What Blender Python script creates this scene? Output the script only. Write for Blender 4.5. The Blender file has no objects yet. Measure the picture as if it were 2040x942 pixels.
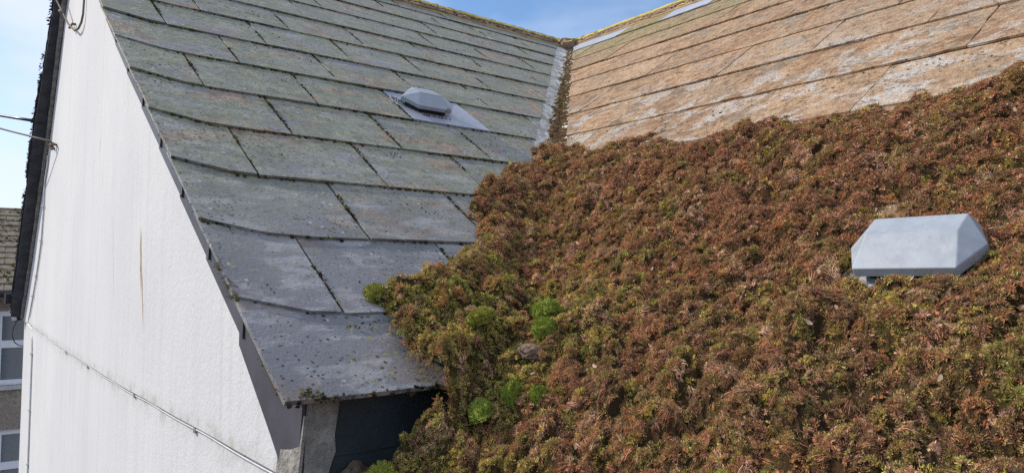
import bpy, bmesh, math, random
import numpy as np
from mathutils import Matrix, Vector, noise as mnoise

random.seed(7)
rng = np.random.default_rng(11)
S = bpy.context.scene
COL = S.collection

# ------------------------------------------------------------------ camera, sky, sun, exposure
cam = bpy.data.cameras.new('camera')
cam_o = bpy.data.objects.new('camera', cam); COL.objects.link(cam_o)
cam.sensor_width = 36.0
cam.lens = 36.0 * 1453.08 / 2040.0
cam.clip_start = 0.02; cam.clip_end = 3000
cam_o.location = (-0.38645, -3.42054, -1.47117)
cam_o.rotation_euler = (math.radians(93.334), 0.0, math.radians(-38.842))
S.camera = cam_o

SUN_DIR = Vector((-0.58, 0.81, 0.0)).normalized()      # horizontal direction towards the sun
SUN_EL = math.radians(36)
world = bpy.data.worlds.new('World'); S.world = world
world.use_nodes = True
wn = world.node_tree.nodes; wl = world.node_tree.links
wn.clear()
w_out = wn.new('ShaderNodeOutputWorld'); w_bg = wn.new('ShaderNodeBackground')
w_sky = wn.new('ShaderNodeTexSky'); w_sky.sky_type = 'NISHITA'; w_sky.sun_disc = False
w_sky.sun_elevation = SUN_EL; w_sky.sun_rotation = math.atan2(SUN_DIR.x, SUN_DIR.y)
w_sky.air_density = 1.4; w_sky.dust_density = 0.0; w_sky.ozone_density = 5.0; w_sky.altitude = 2000
w_tc = wn.new('ShaderNodeTexCoord')
w_map = wn.new('ShaderNodeMapping'); w_map.inputs['Scale'].default_value = (1.0, 1.0, 2.6)
w_map.inputs['Location'].default_value = (3.5, -3.7, -9.0)
w_noi = wn.new('ShaderNodeTexNoise'); w_noi.inputs['Scale'].default_value = 1.5
w_noi.inputs['Detail'].default_value = 5; w_noi.inputs['Roughness'].default_value = 0.52
w_rmp = wn.new('ShaderNodeValToRGB')
w_rmp.color_ramp.elements[0].position = 0.36; w_rmp.color_ramp.elements[0].color = (0.0, 0.0, 0.0, 1)
w_rmp.color_ramp.elements[1].position = 0.56; w_rmp.color_ramp.elements[1].color = (0.85, 0.85, 0.85, 1)
w_mix = wn.new('ShaderNodeMix'); w_mix.data_type = 'RGBA'
w_mix.inputs['B'].default_value = (5.3, 5.7, 6.7, 1)
wl.new(w_tc.outputs['Generated'], w_map.inputs['Vector']); wl.new(w_map.outputs['Vector'], w_noi.inputs['Vector'])
wl.new(w_noi.outputs['Fac'], w_rmp.inputs['Fac']); wl.new(w_rmp.outputs['Color'], w_mix.inputs['Factor'])
wl.new(w_sky.outputs['Color'], w_mix.inputs['A']); wl.new(w_mix.outputs['Result'], w_bg.inputs['Color'])
wl.new(w_bg.outputs['Background'], w_out.inputs['Surface'])
w_bg.inputs['Strength'].default_value = 0.14

sun = bpy.data.lights.new('sun', 'SUN'); sun.energy = 3.6; sun.angle = math.radians(1.0)
sun.color = (1.0, 0.90, 0.77)
sun_o = bpy.data.objects.new('sun', sun); COL.objects.link(sun_o)
sdir = Vector((SUN_DIR.x * math.cos(SUN_EL), SUN_DIR.y * math.cos(SUN_EL), math.sin(SUN_EL)))
sun_o.rotation_euler = (-sdir).to_track_quat('-Z', 'Y').to_euler()
sun_o.location = sdir * 30

S.view_settings.view_transform = 'Standard'; S.view_settings.look = 'None'
S.view_settings.gamma = 1.0; S.view_settings.exposure = 0.25
S.view_settings.use_curve_mapping = False
S.render.engine = 'CYCLES'
S.cycles.use_denoising = False; S.cycles.use_adaptive_sampling = False
S.cycles.max_bounces = 4; S.cycles.diffuse_bounces = 2; S.cycles.glossy_bounces = 2; S.cycles.transmission_bounces = 3

# ------------------------------------------------------------------ measured geometry of the place
PA, PB = 0.593566, 0.602230            # pitches of the two roof slopes
cA, sA, tA = math.cos(PA), math.sin(PA), math.tan(PA)
cB, sB, tB = math.cos(PB), math.sin(PB), math.tan(PB)
XR = 2.83682
G = 0.25; WA = 0.31429; U0 = 0.16485   # gauge, slate width, bond origin of the gable slope
GB = 0.26887; R0 = -0.19716; WB = 0.331
S_EAVE = 11 * G + 0.779 * G
APEX_Y, APEX_Z = 0.2, 0.136
GROUND = -6.6
MA = Matrix(((1, 0, 0, 0), (0, cA, -sA, 0), (0, sA, cA, 0), (0, 0, 0, 1)))
MB = Matrix(((0, cB, -sB, XR), (-1, 0, 0, 0), (0, sB, cB, 0), (0, 0, 0, 1)))

def wall_x(y): return float(np.interp(y, [-2.5, -1, 0.6, 1.33, 2.26, 3.0], [.052, .06, .1, .135, .168, .189]))
def verge_x(y): return float(np.interp(y, [-1.0, 0.2, .6, 1.3, 2.0, 2.7, 2.9], [0, .030, .045, .050, .075, .097, .105]))

# ------------------------------------------------------------------ numpy noise
def _h(ix, iy, seed):
    n = (ix.astype(np.int64) * 374761393 + iy.astype(np.int64) * 668265263 + seed * 1442695041) & 0xFFFFFFFF
    n = ((n ^ (n >> 13)) * 1274126177) & 0xFFFFFFFF
    n = ((n ^ (n >> 16)) * 2246822519) & 0xFFFFFFFF
    n = n ^ (n >> 15)
    return (n & 0xFFFFFF) / float(0x1000000)
def vnoise(x, y, seed=0):
    ix, iy = np.floor(x), np.floor(y); fx, fy = x - ix, y - iy
    ux, uy = fx * fx * (3 - 2 * fx), fy * fy * (3 - 2 * fy)
    a, b = _h(ix, iy, seed), _h(ix + 1, iy, seed); c, d = _h(ix, iy + 1, seed), _h(ix + 1, iy + 1, seed)
    return (a * (1 - ux) + b * ux) * (1 - uy) + (c * (1 - ux) + d * ux) * uy
def fbm(x, y, seed=0, o=4):
    s = 0; a = .5; t = 0
    for i in range(o):
        s = s + a * vnoise(x * 2 ** i, y * 2 ** i, seed + i * 17); t += a; a *= .5
    return s / t
def worley(x, y, seed=0):
    ix, iy = np.floor(x), np.floor(y); best = np.full(np.shape(x), 9.0); bid = np.zeros(np.shape(x))
    for dx in (-1, 0, 1):
        for dy in (-1, 0, 1):
            cx, cy = ix + dx, iy + dy
            px, py = cx + _h(cx, cy, seed), cy + _h(cx, cy, seed + 5)
            dd = np.hypot(x - px, y - py); m = dd < best
            best = np.where(m, dd, best); bid = np.where(m, _h(cx, cy, seed + 9), bid)
    return best, bid
def sstep(a, b, x):
    t = np.clip((x - a) / (b - a), 0, 1); return t * t * (3 - 2 * t)

# ------------------------------------------------------------------ material helpers
class NT:
    def __init__(s, name):
        s.m = bpy.data.materials.new(name); s.m.use_nodes = True
        s.n = s.m.node_tree.nodes; s.l = s.m.node_tree.links; s.n.clear()
        s.out = s.n.new('ShaderNodeOutputMaterial'); s.b = s.n.new('ShaderNodeBsdfPrincipled')
        s.l.new(s.b.outputs[0], s.out.inputs['Surface'])
    def add(s, t, **k):
        nd = s.n.new(t)
        for a, v in k.items(): setattr(nd, a, v)
        return nd
    def link(s, a, b): s.l.new(a, b)
    def val(s, sock, v):
        if hasattr(v, 'is_output'): s.l.new(v, sock)
        elif isinstance(v, (tuple, list)) and len(v) == 3 and sock.type == 'RGBA': sock.default_value = (*v, 1)
        else: sock.default_value = v
    def mix(s, f, a, b, mode='MIX'):
        nd = s.add('ShaderNodeMix', data_type='RGBA', blend_type=mode)
        s.val(nd.inputs['Factor'], f); s.val(nd.inputs['A'], a); s.val(nd.inputs['B'], b); return nd.outputs['Result']
    def noise(s, vec, scale, detail=4, rough=.55, dist=0.0, out='Fac'):
        nd = s.add('ShaderNodeTexNoise'); s.val(nd.inputs['Scale'], scale); nd.inputs['Detail'].default_value = detail
        nd.inputs['Roughness'].default_value = rough; nd.inputs['Distortion'].default_value = dist
        if vec is not None: s.link(vec, nd.inputs['Vector'])
        return nd.outputs[out]
    def vor(s, vec, scale, feature='F1', out='Distance', rnd=1.0):
        nd = s.add('ShaderNodeTexVoronoi', feature=feature); s.val(nd.inputs['Scale'], scale)
        nd.inputs['Randomness'].default_value = rnd
        if vec is not None: s.link(vec, nd.inputs['Vector'])
        return nd.outputs[out]
    def ramp(s, f, a, b, lo=0.0, hi=1.0):
        nd = s.add('ShaderNodeMapRange', interpolation_type='SMOOTHSTEP'); s.link(f, nd.inputs['Value'])
        nd.inputs['From Min'].default_value = a; nd.inputs['From Max'].default_value = b
        nd.inputs['To Min'].default_value = lo; nd.inputs['To Max'].default_value = hi; return nd.outputs[0]
    def math(s, op, a, b=0.0):
        nd = s.add('ShaderNodeMath', operation=op); s.val(nd.inputs[0], a); s.val(nd.inputs[1], b); return nd.outputs[0]
    def mapv(s, vec, scale=(1, 1, 1), loc=(0, 0, 0), rot=(0, 0, 0)):
        nd = s.add('ShaderNodeMapping'); nd.inputs['Scale'].default_value = scale; nd.inputs['Location'].default_value = loc
        nd.inputs['Rotation'].default_value = rot; s.link(vec, nd.inputs['Vector']); return nd.outputs[0]
    def coord(s, k='Object'): return s.add('ShaderNodeTexCoord').outputs[k]
    def pos(s): return s.add('ShaderNodeNewGeometry').outputs['Position']
    def xyz(s, v, i):
        nd = s.add('ShaderNodeSeparateXYZ'); s.link(v, nd.inputs[0]); return nd.outputs[i]
    def bump(s, h, strength=.3, dist=.01):
        nd = s.add('ShaderNodeBump'); nd.inputs['Strength'].default_value = strength; nd.inputs['Distance'].default_value = dist
        s.link(h, nd.inputs['Height']); s.link(nd.outputs[0], s.b.inputs['Normal'])
    def set(s, **k):
        nm = {'base': 'Base Color', 'rough': 'Roughness', 'metal': 'Metallic', 'spec': 'Specular IOR Level'}
        for a, v in k.items(): s.val(s.b.inputs[nm[a]], v)
        return s

def slate_vec(t):
    """object coordinates shifted by a random amount per slate, so that no two slates are alike"""
    oi = t.add('ShaderNodeObjectInfo'); cb = t.add('ShaderNodeCombineXYZ')
    r = oi.outputs['Random']
    t.link(t.math('MULTIPLY', r, 37.0), cb.inputs[0]); t.link(t.math('MULTIPLY', r, 91.0), cb.inputs[1])
    va = t.add('ShaderNodeVectorMath', operation='ADD'); t.link(t.coord(), va.inputs[0]); t.link(cb.outputs[0], va.inputs[1])
    return va.outputs[0], r

def mat_slate_grey():
    t = NT('weathered_grey_slate'); v, r = slate_vec(t); P = t.pos(); z = t.xyz(P, 2)
    n1 = t.noise(v, 5, 6, .65); n2 = t.noise(v, 24, 6, .72); n3 = t.noise(v, 150, 4, .7); n4 = t.noise(t.mapv(v, loc=(3, 9, 1)), 60, 5, .75)
    c = t.mix(t.ramp(n1, .34, .66), (.18, .18, .19), (.315, .31, .315))
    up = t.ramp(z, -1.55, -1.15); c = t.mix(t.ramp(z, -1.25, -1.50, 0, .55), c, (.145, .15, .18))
    c = t.mix(t.math('MULTIPLY', r, .45), c, (.215, .20, .195))
    # pale scoured patches and edges
    vs = t.mapv(v, (2.2, 5, 1))
    c = t.mix(t.math('MULTIPLY', t.ramp(t.noise(vs, 3.1, 6, .68), .48, .62), .7), c, (.42, .415, .42))
    # green algae film, thicker towards the ridge, broken up finely
    am = t.math('MULTIPLY', t.ramp(t.noise(vs, 2.0, 6, .70), .34, .52), t.ramp(z, -1.50, -1.08, .08, 1.0))
    am = t.math('MULTIPLY', am, t.ramp(n4, .34, .58, .25, 1.0))
    c = t.mix(t.math('MULTIPLY', am, .88), c, t.mix(t.ramp(n2, .3, .7), (.15, .162, .062), (.345, .355, .20)))
    # rusty film
    br = t.math('MULTIPLY', t.ramp(t.noise(t.mapv(v, (3, 6, 1), (9, 3, 1)), 1.5, 6, .68), .52, .66), t.ramp(z, -1.5, -1.2, .28, .85))
    c = t.mix(br, c, t.mix(t.ramp(n2, .35, .65), (.23, .13, .072), (.47, .33, .22)))
    # dirt: fine dark grain and clotted patches
    upw = t.ramp(z, -1.55, -1.10, .25, 1.0)
    c = t.mix(t.math('MULTIPLY', t.ramp(n4, .53, .66, 0, .7), upw), c, (.085, .085, .055))
    c = t.mix(t.math('MULTIPLY', t.ramp(n3, .54, .70, 0, .55), upw), c, (.06, .058, .046))
    c = t.mix(t.math('MULTIPLY', t.ramp(n3, .42, .30, 0, .35), upw), c, (.40, .41, .36))
    for (loc, sc, lo, hi, m0, m1, ms, colr) in (((0, 0, 0), 42, .20, .11, .48, .58, 7, (.46, .47, .42)), ((4, 7, 0), 85, .26, .14, .42, .58, 6, (.04, .036, .028)),
                                               ((14, 3, 0), 36, .19, .10, .48, .58, 5, (.31, .29, .07)), ((24, 13, 0), 55, .26, .14, .45, .60, 4, (.085, .085, .035))):
        q = t.mapv(v, loc=loc); d = t.vor(q, sc); dm = t.ramp(t.noise(q, ms, 3), m0, m1)
        c = t.mix(t.math('MULTIPLY', t.ramp(d, lo, hi), dm), c, colr)
    t.set(base=c, rough=t.ramp(n2, .2, .8, .40, .70), spec=.5)
    t.bump(t.math('ADD', t.math('MULTIPLY', n2, .6), t.math('ADD', n3, n4)), .38, .004)
    return t.m

def mat_slate_tan():
    t = NT('bleached_tan_slate'); v, r = slate_vec(t); P = t.pos(); x = t.xyz(P, 0)
    n1 = t.noise(v, 4.5, 6, .68, .4); n2 = t.noise(v, 16, 6, .74, .6); n3 = t.noise(v, 120, 4, .7); n4 = t.noise(t.mapv(v, loc=(3, 9, 1)), 45, 6, .75, .3)
    c = t.mix(t.ramp(n1, .34, .64), (.33, .175, .09), (.54, .35, .20))
    c = t.mix(t.ramp(n2, .42, .66, 0, .85), c, (.62, .43, .265))
    c = t.mix(t.ramp(t.noise(t.mapv(v, loc=(5, 1, 0)), 10, 6, .75, .5), .50, .63, 0, .95), c, (.20, .108, .058))
    c = t.mix(t.math('MULTIPLY', r, .42), c, (.33, .235, .165)); c = t.mix(t.ramp(t.math('FRACT', t.math('MULTIPLY', r, 7.3)), .45, 1.0, 0, .42), c, (.60, .44, .29))
    # bare grey-green slate, whitish bloom low down, green near the ridge
    gm = t.math('MULTIPLY', t.ramp(t.noise(t.mapv(v, loc=(7, 3, 0)), 5, 6, .7, .3), .52, .62), .8)
    c = t.mix(t.math('MULTIPLY', gm, t.ramp(n4, .36, .54)), c, (.31, .305, .245))
    wm = t.math('MULTIPLY', t.ramp(t.noise(t.mapv(v, loc=(1, 8, 0)), 6, 6, .72, .3), .505, .585), t.ramp(x, 2.0, 1.4, .10, .95))
    c = t.mix(t.math('MULTIPLY', wm, t.ramp(n4, .38, .52)), c, (.64, .62, .58))
    rg = t.math('MULTIPLY', t.ramp(x, 2.25, 2.8), t.ramp(t.noise(t.mapv(v, loc=(3, 3, 4)), 4, 6, .65), .33, .55))
    c = t.mix(t.math('MULTIPLY', rg, .8), c, t.mix(n2, (.20, .20, .08), (.36, .34, .18)))
    c = t.mix(t.ramp(n4, .51, .62, 0, .8), c, (.20, .115, .066))
    c = t.mix(t.ramp(n4, .46, .36, 0, .6), c, (.60, .47, .33))
    c = t.mix(t.ramp(n3, .55, .72, 0, .6), c, (.13, .078, .048))
    c = t.mix(t.ramp(n3, .42, .30, 0, .4), c, (.56, .45, .34))
    t.set(base=c, rough=.85, spec=.2)
    t.bump(t.math('ADD', t.math('ADD', n2, t.math('MULTIPLY', n4, 1.0)), t.math('MULTIPLY', n3, .4)), 1.0, .012)
    return t.m

def simple(name, base, rough=.7, var=.15, scale=20, bump=.1, bscale=80, bdist=.004, spec=.4, metal=0.0, c2=None):
    t = NT(name); v = t.coord(); n = t.noise(v, scale, 5, .6)
    hi = c2 if c2 else tuple(min(1, q * (1 + var)) for q in base)
    lo = tuple(q * (1 - var) for q in base) if not c2 else base
    t.set(base=t.mix(t.ramp(n, .3, .7), lo, hi), rough=rough, spec=spec, metal=metal)
    if bump: t.bump(t.noise(v, bscale, 4, .6), bump, bdist)
    return t.m

def mat_render():
    t = NT('white_rendered_wall'); P = t.pos(); y = t.xyz(P, 1); z = t.xyz(P, 2)
    n = t.noise(P, 1.6, 5, .6); f = t.noise(P, 95, 4, .65); g = t.noise(P, 260, 3, .6); lump = t.noise(P, 28, 3, .5)
    c = t.mix(t.ramp(n, .3, .7), (.675, .68, .68), (.735, .735, .725))
    # rain streaks running down the wall
    vs = t.mapv(P, (1, 16, .55))
    st = t.math('MULTIPLY', t.ramp(t.noise(vs, 1.4, 6, .65), .48, .70), .42)
    c = t.mix(st, c, (.56, .575, .57))
    led = t.math('MULTIPLY', t.ramp(z, -1.735, -1.768), t.ramp(z, -1.83, -1.772)); c = t.mix(t.math('MULTIPLY', led, t.ramp(t.noise(P, 22, 5, .7), .45, .65, .1, .7)), c, (.42, .40, .33))
    dots = t.math('MULTIPLY', t.ramp(t.vor(t.mapv(P, (1, 1, .5)), 36), .09, .05), t.ramp(t.noise(t.mapv(P, (1, 3, .8)), 2.3, 3), .60, .70))
    c = t.mix(t.math('MULTIPLY', dots, .6), c, (.42, .39, .34))
    def streak(y0, z0, z1, w, lean=0.0, s=1.0):
        # one rusty run: narrow in y, fading at both ends in z
        yy = t.math('SUBTRACT', t.math('SUBTRACT', y, y0), t.math('MULTIPLY', t.math('SUBTRACT', z, z0), lean))
        wob = t.math('MULTIPLY', t.math('SUBTRACT', t.noise(P, 30, 3), .5), w * 1.6)
        a = t.ramp(t.math('ABSOLUTE', t.math('ADD', yy, wob)), w, w * .35)
        b = t.math('MULTIPLY', t.ramp(z, z0, z0 - .05), t.ramp(z, z1, z1 + .08))
        return t.math('MULTIPLY', t.math('MULTIPLY', a, b), s)
    for args in ((-1.292, -1.325, -1.53, .014, .17, .95), (-1.32, -1.43, -1.62, .008, .2, .8), (-.885, -1.25, -1.56, .006, .25, .35),
                 (-.589, -.97, -1.07, .012, .0, .55), (-.66, -1.08, -1.2, .008, .0, .3), (-.5, -.80, -.9, .007, .0, .25), (.70, -2.14, -2.21, .016, .9, .5), (.60, -2.27, -2.34, .018, .4, .55)):
        c = t.mix(streak(*args), c, (.36, .25, .13))
    t.set(base=c, rough=.85, spec=.25)
    rough_zone = t.ramp(y, -.6, -1.9, .25, 1.0)
    h = t.math('MULTIPLY', t.math('ADD', t.math('ADD', f, t.math('MULTIPLY', g, .5)), t.math('MULTIPLY', lump, .9)), rough_zone)
    t.bump(h, .24, .007)
    return t.m

def mat_moss():
    t = NT('moss_fronds')
    a = t.add('ShaderNodeAttribute', attribute_type='INSTANCER', attribute_name='col')
    b = t.add('ShaderNodeAttribute', attribute_type='GEOMETRY', attribute_name='frond')
    hs = t.add('ShaderNodeHueSaturation'); t.link(a.outputs['Color'], hs.inputs['Color'])
    t.link(t.math('ADD', t.math('MULTIPLY', b.outputs['Fac'], 1.15), .40), hs.inputs['Value'])
    t.link(t.math('ADD', t.math('MULTIPLY', b.outputs['Fac'], -.05), .525), hs.inputs['Hue'])
    df = t.add('ShaderNodeBsdfDiffuse'); tr = t.add('ShaderNodeBsdfTranslucent'); ms = t.add('ShaderNodeMixShader')
    t.link(hs.outputs[0], df.inputs['Color']); t.link(hs.outputs[0], tr.inputs['Color']); ms.inputs[0].default_value = .22
    t.link(df.outputs[0], ms.inputs[1]); t.link(tr.outputs[0], ms.inputs[2]); t.link(ms.outputs[0], t.out.inputs['Surface'])
    return t.m

def mat_ridge():
    t = NT('lichen_covered_ridge'); P = t.pos(); n = t.noise(P, 9, 6, .65, .5); m = t.noise(P, 30, 6, .7)
    nz = t.xyz(t.add('ShaderNodeNewGeometry').outputs['Normal'], 2)
    c = t.mix(t.ramp(n, .35, .65), (.23, .145, .105), (.36, .245, .165))
    c = t.mix(t.ramp(m, .48, .66, 0, .8), c, (.13, .085, .06))
    ly = t.math('MULTIPLY', t.ramp(nz, .66, .82), t.ramp(n, .28, .44))
    c = t.mix(ly, c, t.mix(m, (.62, .47, .06), (.56, .52, .16)))
    c = t.mix(t.math('MULTIPLY', t.ramp(t.noise(t.mapv(P, loc=(3, 1, 2)), 12, 5, .6), .56, .66), .7), c, (.33, .31, .08))
    t.set(base=c, rough=.9, spec=.2); t.bump(m, .8, .012); return t.m

def mat_valley():
    t = NT('valley_lining'); P = t.pos(); n = t.noise(P, 14, 6, .7, .3); m = t.noise(P, 60, 5, .7)
    c = t.mix(t.ramp(n, .40, .58), (.46, .42, .34), (.74, .73, .67))
    c = t.mix(t.ramp(m, .55, .66), c, (.20, .16, .10))
    t.set(base=c, rough=.85); t.bump(m, .6, .01); return t.m

M = {}
M['slate'] = mat_slate_grey(); M['tan'] = mat_slate_tan(); M['white'] = mat_render(); M['moss'] = mat_moss()
M['ridge'] = mat_ridge(); M['valley'] = mat_valley()
M['dark'] = simple('shaded_slate_underside', (.045, .05, .06), .75, .35, 14, .3, 40)  # slate with the overhang's shade put into its dark colour
M['board'] = simple('roof_boarding', (.06, .045, .035), .9, .2, 12)
M['strip'] = simple('slate_verge_strip', (.066, .064, .078), .55, .25, 9, .15, 70, .003)
M['cheek'] = None
M['mortar'] = simple('grey_mortar', (.30, .285, .255), .95, .3, 26, .7, 90, .012, .2)
t = NT('grey_vent_plastic'); v = t.coord(); n = t.noise(t.pos(), 30, 5, .65); n2 = t.noise(t.pos(), 110, 4, .7)
c = t.mix(t.ramp(n, .3, .7), (.285, .325, .375), (.34, .38, .425)); c = t.mix(t.ramp(n2, .60, .72, 0, .45), c, (.17, .17, .15)); c = t.mix(t.ramp(t.noise(t.mapv(t.pos(), (1, 1, .25)), 60, 4, .6), .56, .70, 0, .4), c, (.44, .46, .48))
t.set(base=c, rough=t.ramp(n, .3, .7, .35, .55), spec=.5); t.bump(n2, .06, .002); M['plastic'] = t.m
M['clean'] = simple('clean_blue_grey_slate', (.36, .39, .45), .42, .12, 8, .1, 90, .002, .5)
M['black'] = simple('black_plastic', (.018, .02, .024), .4, .15, 30, 0)
M['soil'] = simple('peaty_moss_base', (.17, .105, .058), 1.0, .5, 60, .9, 160, .01, .1)
t = NT('matted_moss_base'); a_ = t.add('ShaderNodeAttribute', attribute_type='GEOMETRY', attribute_name='col')
t.set(base=t.mix(t.ramp(t.noise(t.pos(), 300, 4, .7), .35, .65), a_.outputs['Color'], (.06, .04, .022)), rough=1.0, spec=.05); t.bump(t.noise(t.pos(), 260, 4, .7), .9, .006); M['soil'] = t.m
M['rope'] = simple('weathered_rope', (.21, .185, .15), .9, .25, 60, .5, 300, .002, .2)
M['cablew'] = simple('white_painted_cable', (.66, .67, .66), .6, .08, 30, 0)
M['iron'] = simple('rusty_iron', (.22, .13, .08), .7, .3, 60, .3, 200, .002)
M['lens'] = simple('lamp_glass', (.5, .52, .54), .2, .05, 20, 0)
t = NT('dark_hung_slate'); P = t.pos(); n = t.noise(P, 9, 5, .6)
c = t.mix(t.ramp(n, .3, .7), (.028, .036, .044), (.055, .068, .078))
d = t.vor(P, 26); dm = t.ramp(t.noise(P, 5, 3), .50, .60)
c = t.mix(t.math('MULTIPLY', t.ramp(d, .26, .2), dm), c, (.17, .19, .18))
t.set(base=c, rough=.6); t.bump(t.noise(P, 60, 4), .3, .005); M['cheek'] = t.m

# ------------------------------------------------------------------ object helpers
def tag(o, label=None, cat=None, group=None, kind=None):
    if label: o['label'] = label
    if cat: o['category'] = cat
    if group: o['group'] = group
    if kind: o['kind'] = kind
    return o
def mesh_obj(name, verts, faces, mat, parent=None, smooth=False):
    me = bpy.data.meshes.new(name); me.from_pydata([tuple(v) for v in verts], [], faces); me.update()
    o = bpy.data.objects.new(name, me); COL.objects.link(o)
    if mat: me.materials.append(mat)
    if smooth: me.polygons.foreach_set('use_smooth', [True] * len(me.polygons))
    if parent is not None: adopt(o, parent)
    return o
BASE = {}
def empty(name, loc):
    o = bpy.data.objects.new(name, None); COL.objects.link(o); o.location = loc; o.empty_display_size = .1
    BASE[o.name] = Matrix.Translation(loc); return o
def adopt(o, parent):
    """child built in world coordinates, or (parent without an entry) in the parent's own frame"""
    o.parent = parent
    if parent.name in BASE: o.matrix_parent_inverse = BASE[parent.name].inverted()
class MBld:
    def __init__(s): s.v = []; s.f = []
    def box(s, x0, x1, y0, y1, z0, z1, Mx=None):
        b = len(s.v)
        p = [(x0, y0, z0), (x1, y0, z0), (x1, y1, z0), (x0, y1, z0), (x0, y0, z1), (x1, y0, z1), (x1, y1, z1), (x0, y1, z1)]
        s.v += [tuple(Mx @ Vector(q)) if Mx else q for q in p]
        s.f += [tuple(b + i for i in q) for q in ((0, 3, 2, 1), (4, 5, 6, 7), (0, 1, 5, 4), (1, 2, 6, 5), (2, 3, 7, 6), (3, 0, 4, 7))]
        return s
    def prism(s, poly, z0, z1, Mx=None):
        """poly in xy (counter-clockwise); z0/z1 numbers or functions of (x,y)"""
        b = len(s.v); n = len(poly)
        g = lambda h, p: h(*p) if callable(h) else h
        p = [(q[0], q[1], g(z0, q)) for q in poly] + [(q[0], q[1], g(z1, q)) for q in poly]
        s.v += [tuple(Mx @ Vector(q)) if Mx else q for q in p]
        s.f.append(tuple(b + i for i in reversed(range(n)))); s.f.append(tuple(b + n + i for i in range(n)))
        for i in range(n):
            j = (i + 1) % n; s.f.append((b + i, b + j, b + n + j, b + n + i))
        return s
    def tube(s, pts, r, seg=7, jit=0.0):
        pts = [Vector(p) for p in pts]; b = len(s.v)
        for i, p in enumerate(pts):
            tg = (pts[min(i + 1, len(pts) - 1)] - pts[max(i - 1, 0)]).normalized()
            a = tg.cross(Vector((0, 0, 1)));
            if a.length < 1e-3: a = tg.cross(Vector((1, 0, 0)))
            a.normalize(); c = tg.cross(a)
            rr = r[i] if isinstance(r, (list, tuple)) else r
            for k in range(seg):
                an = 2 * math.pi * k / seg; q = rr * (1 + random.uniform(-jit, jit))
                s.v.append(tuple(p + a * math.cos(an) * q + c * math.sin(an) * q))
        for i in range(len(pts) - 1):
            for k in range(seg):
                k2 = (k + 1) % seg; s.f.append((b + i * seg + k, b + i * seg + k2, b + (i + 1) * seg + k2, b + (i + 1) * seg + k))
        s.f.append(tuple(b + k for k in reversed(range(seg)))); s.f.append(tuple(b + (len(pts) - 1) * seg + k for k in range(seg)))
        return s
    def build(s, name, mat, parent=None, smooth=False): return mesh_obj(name, s.v, s.f, mat, parent, smooth)
def clip(poly, a, b, c):
    """keep the part of the polygon where a*x+b*y <= c"""
    out = []
    for i in range(len(poly)):
        p, q = poly[i], poly[(i + 1) % len(poly)]
        dp, dq = a * p[0] + b * p[1] - c, a * q[0] + b * q[1] - c
        if dp <= 0: out.append(p)
        if (dp < 0 < dq) or (dq < 0 < dp):
            t = dp / (dp - dq); out.append((p[0] + (q[0] - p[0]) * t, p[1] + (q[1] - p[1]) * t))
    return out
def area(poly): return .5 * sum(poly[i][0] * poly[(i + 1) % len(poly)][1] - poly[(i + 1) % len(poly)][0] * poly[i][1] for i in range(len(poly)))
def roughen(poly, step, amp):
    out = []
    for i in range(len(poly)):
        p, q = poly[i], poly[(i + 1) % len(poly)]
        L = math.hypot(q[0] - p[0], q[1] - p[1]); n = max(1, int(L / step))
        for k in range(n):
            t = k / n; a = amp if k else amp * .4
            out.append((p[0] + (q[0] - p[0]) * t + random.uniform(-a, a), p[1] + (q[1] - p[1]) * t + random.uniform(-a, a)))
    return out

# ------------------------------------------------------------------ setting: ground and far hill
gv = []; gf = []
N = 40
for i in range(N + 1):
    for j in range(N + 1):
        x = (i / N - .5) * 2; y = (j / N - .5) * 2
        X = 1500 * x * abs(x); Y = 1500 * y * abs(y); r = math.hypot(X, Y)
        h = (34 + 9 * mnoise.noise(Vector((X / 160, Y / 160, 1.5))) + 5 * mnoise.noise(Vector((X / 60, Y / 60, 4)))) * float(sstep(180, 380, r)) if r > 180 else 0
        gv.append((X, Y, GROUND + h + (0 if r > 30 else .0)))
for i in range(N):
    for j in range(N):
        a = i * (N + 1) + j; gf.append((a, a + N + 1, a + N + 2, a + 1))
t = NT('rough_ground'); P = t.pos(); n = t.noise(P, .05, 5, .6); r_ = t.noise(P, 2.0, 5, .6)
c = t.mix(t.ramp(n, .35, .65), (.12, .11, .13), (.16, .15, .16)); c = t.mix(t.math('MULTIPLY', r_, .3), c, (.09, .085, .08))
t.set(base=c, rough=.95, spec=.1)
ground = mesh_obj('ground', gv, gf, t.m, smooth=True); tag(ground, 'grey ground rising to a distant low hill', kind='structure')

# ------------------------------------------------------------------ the cottage
house = empty('cottage', (1.6, .25, GROUND))
tag(house, 'white rendered cottage with slate gable roof, mossy main roof and lichened ridges', 'house')

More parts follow.
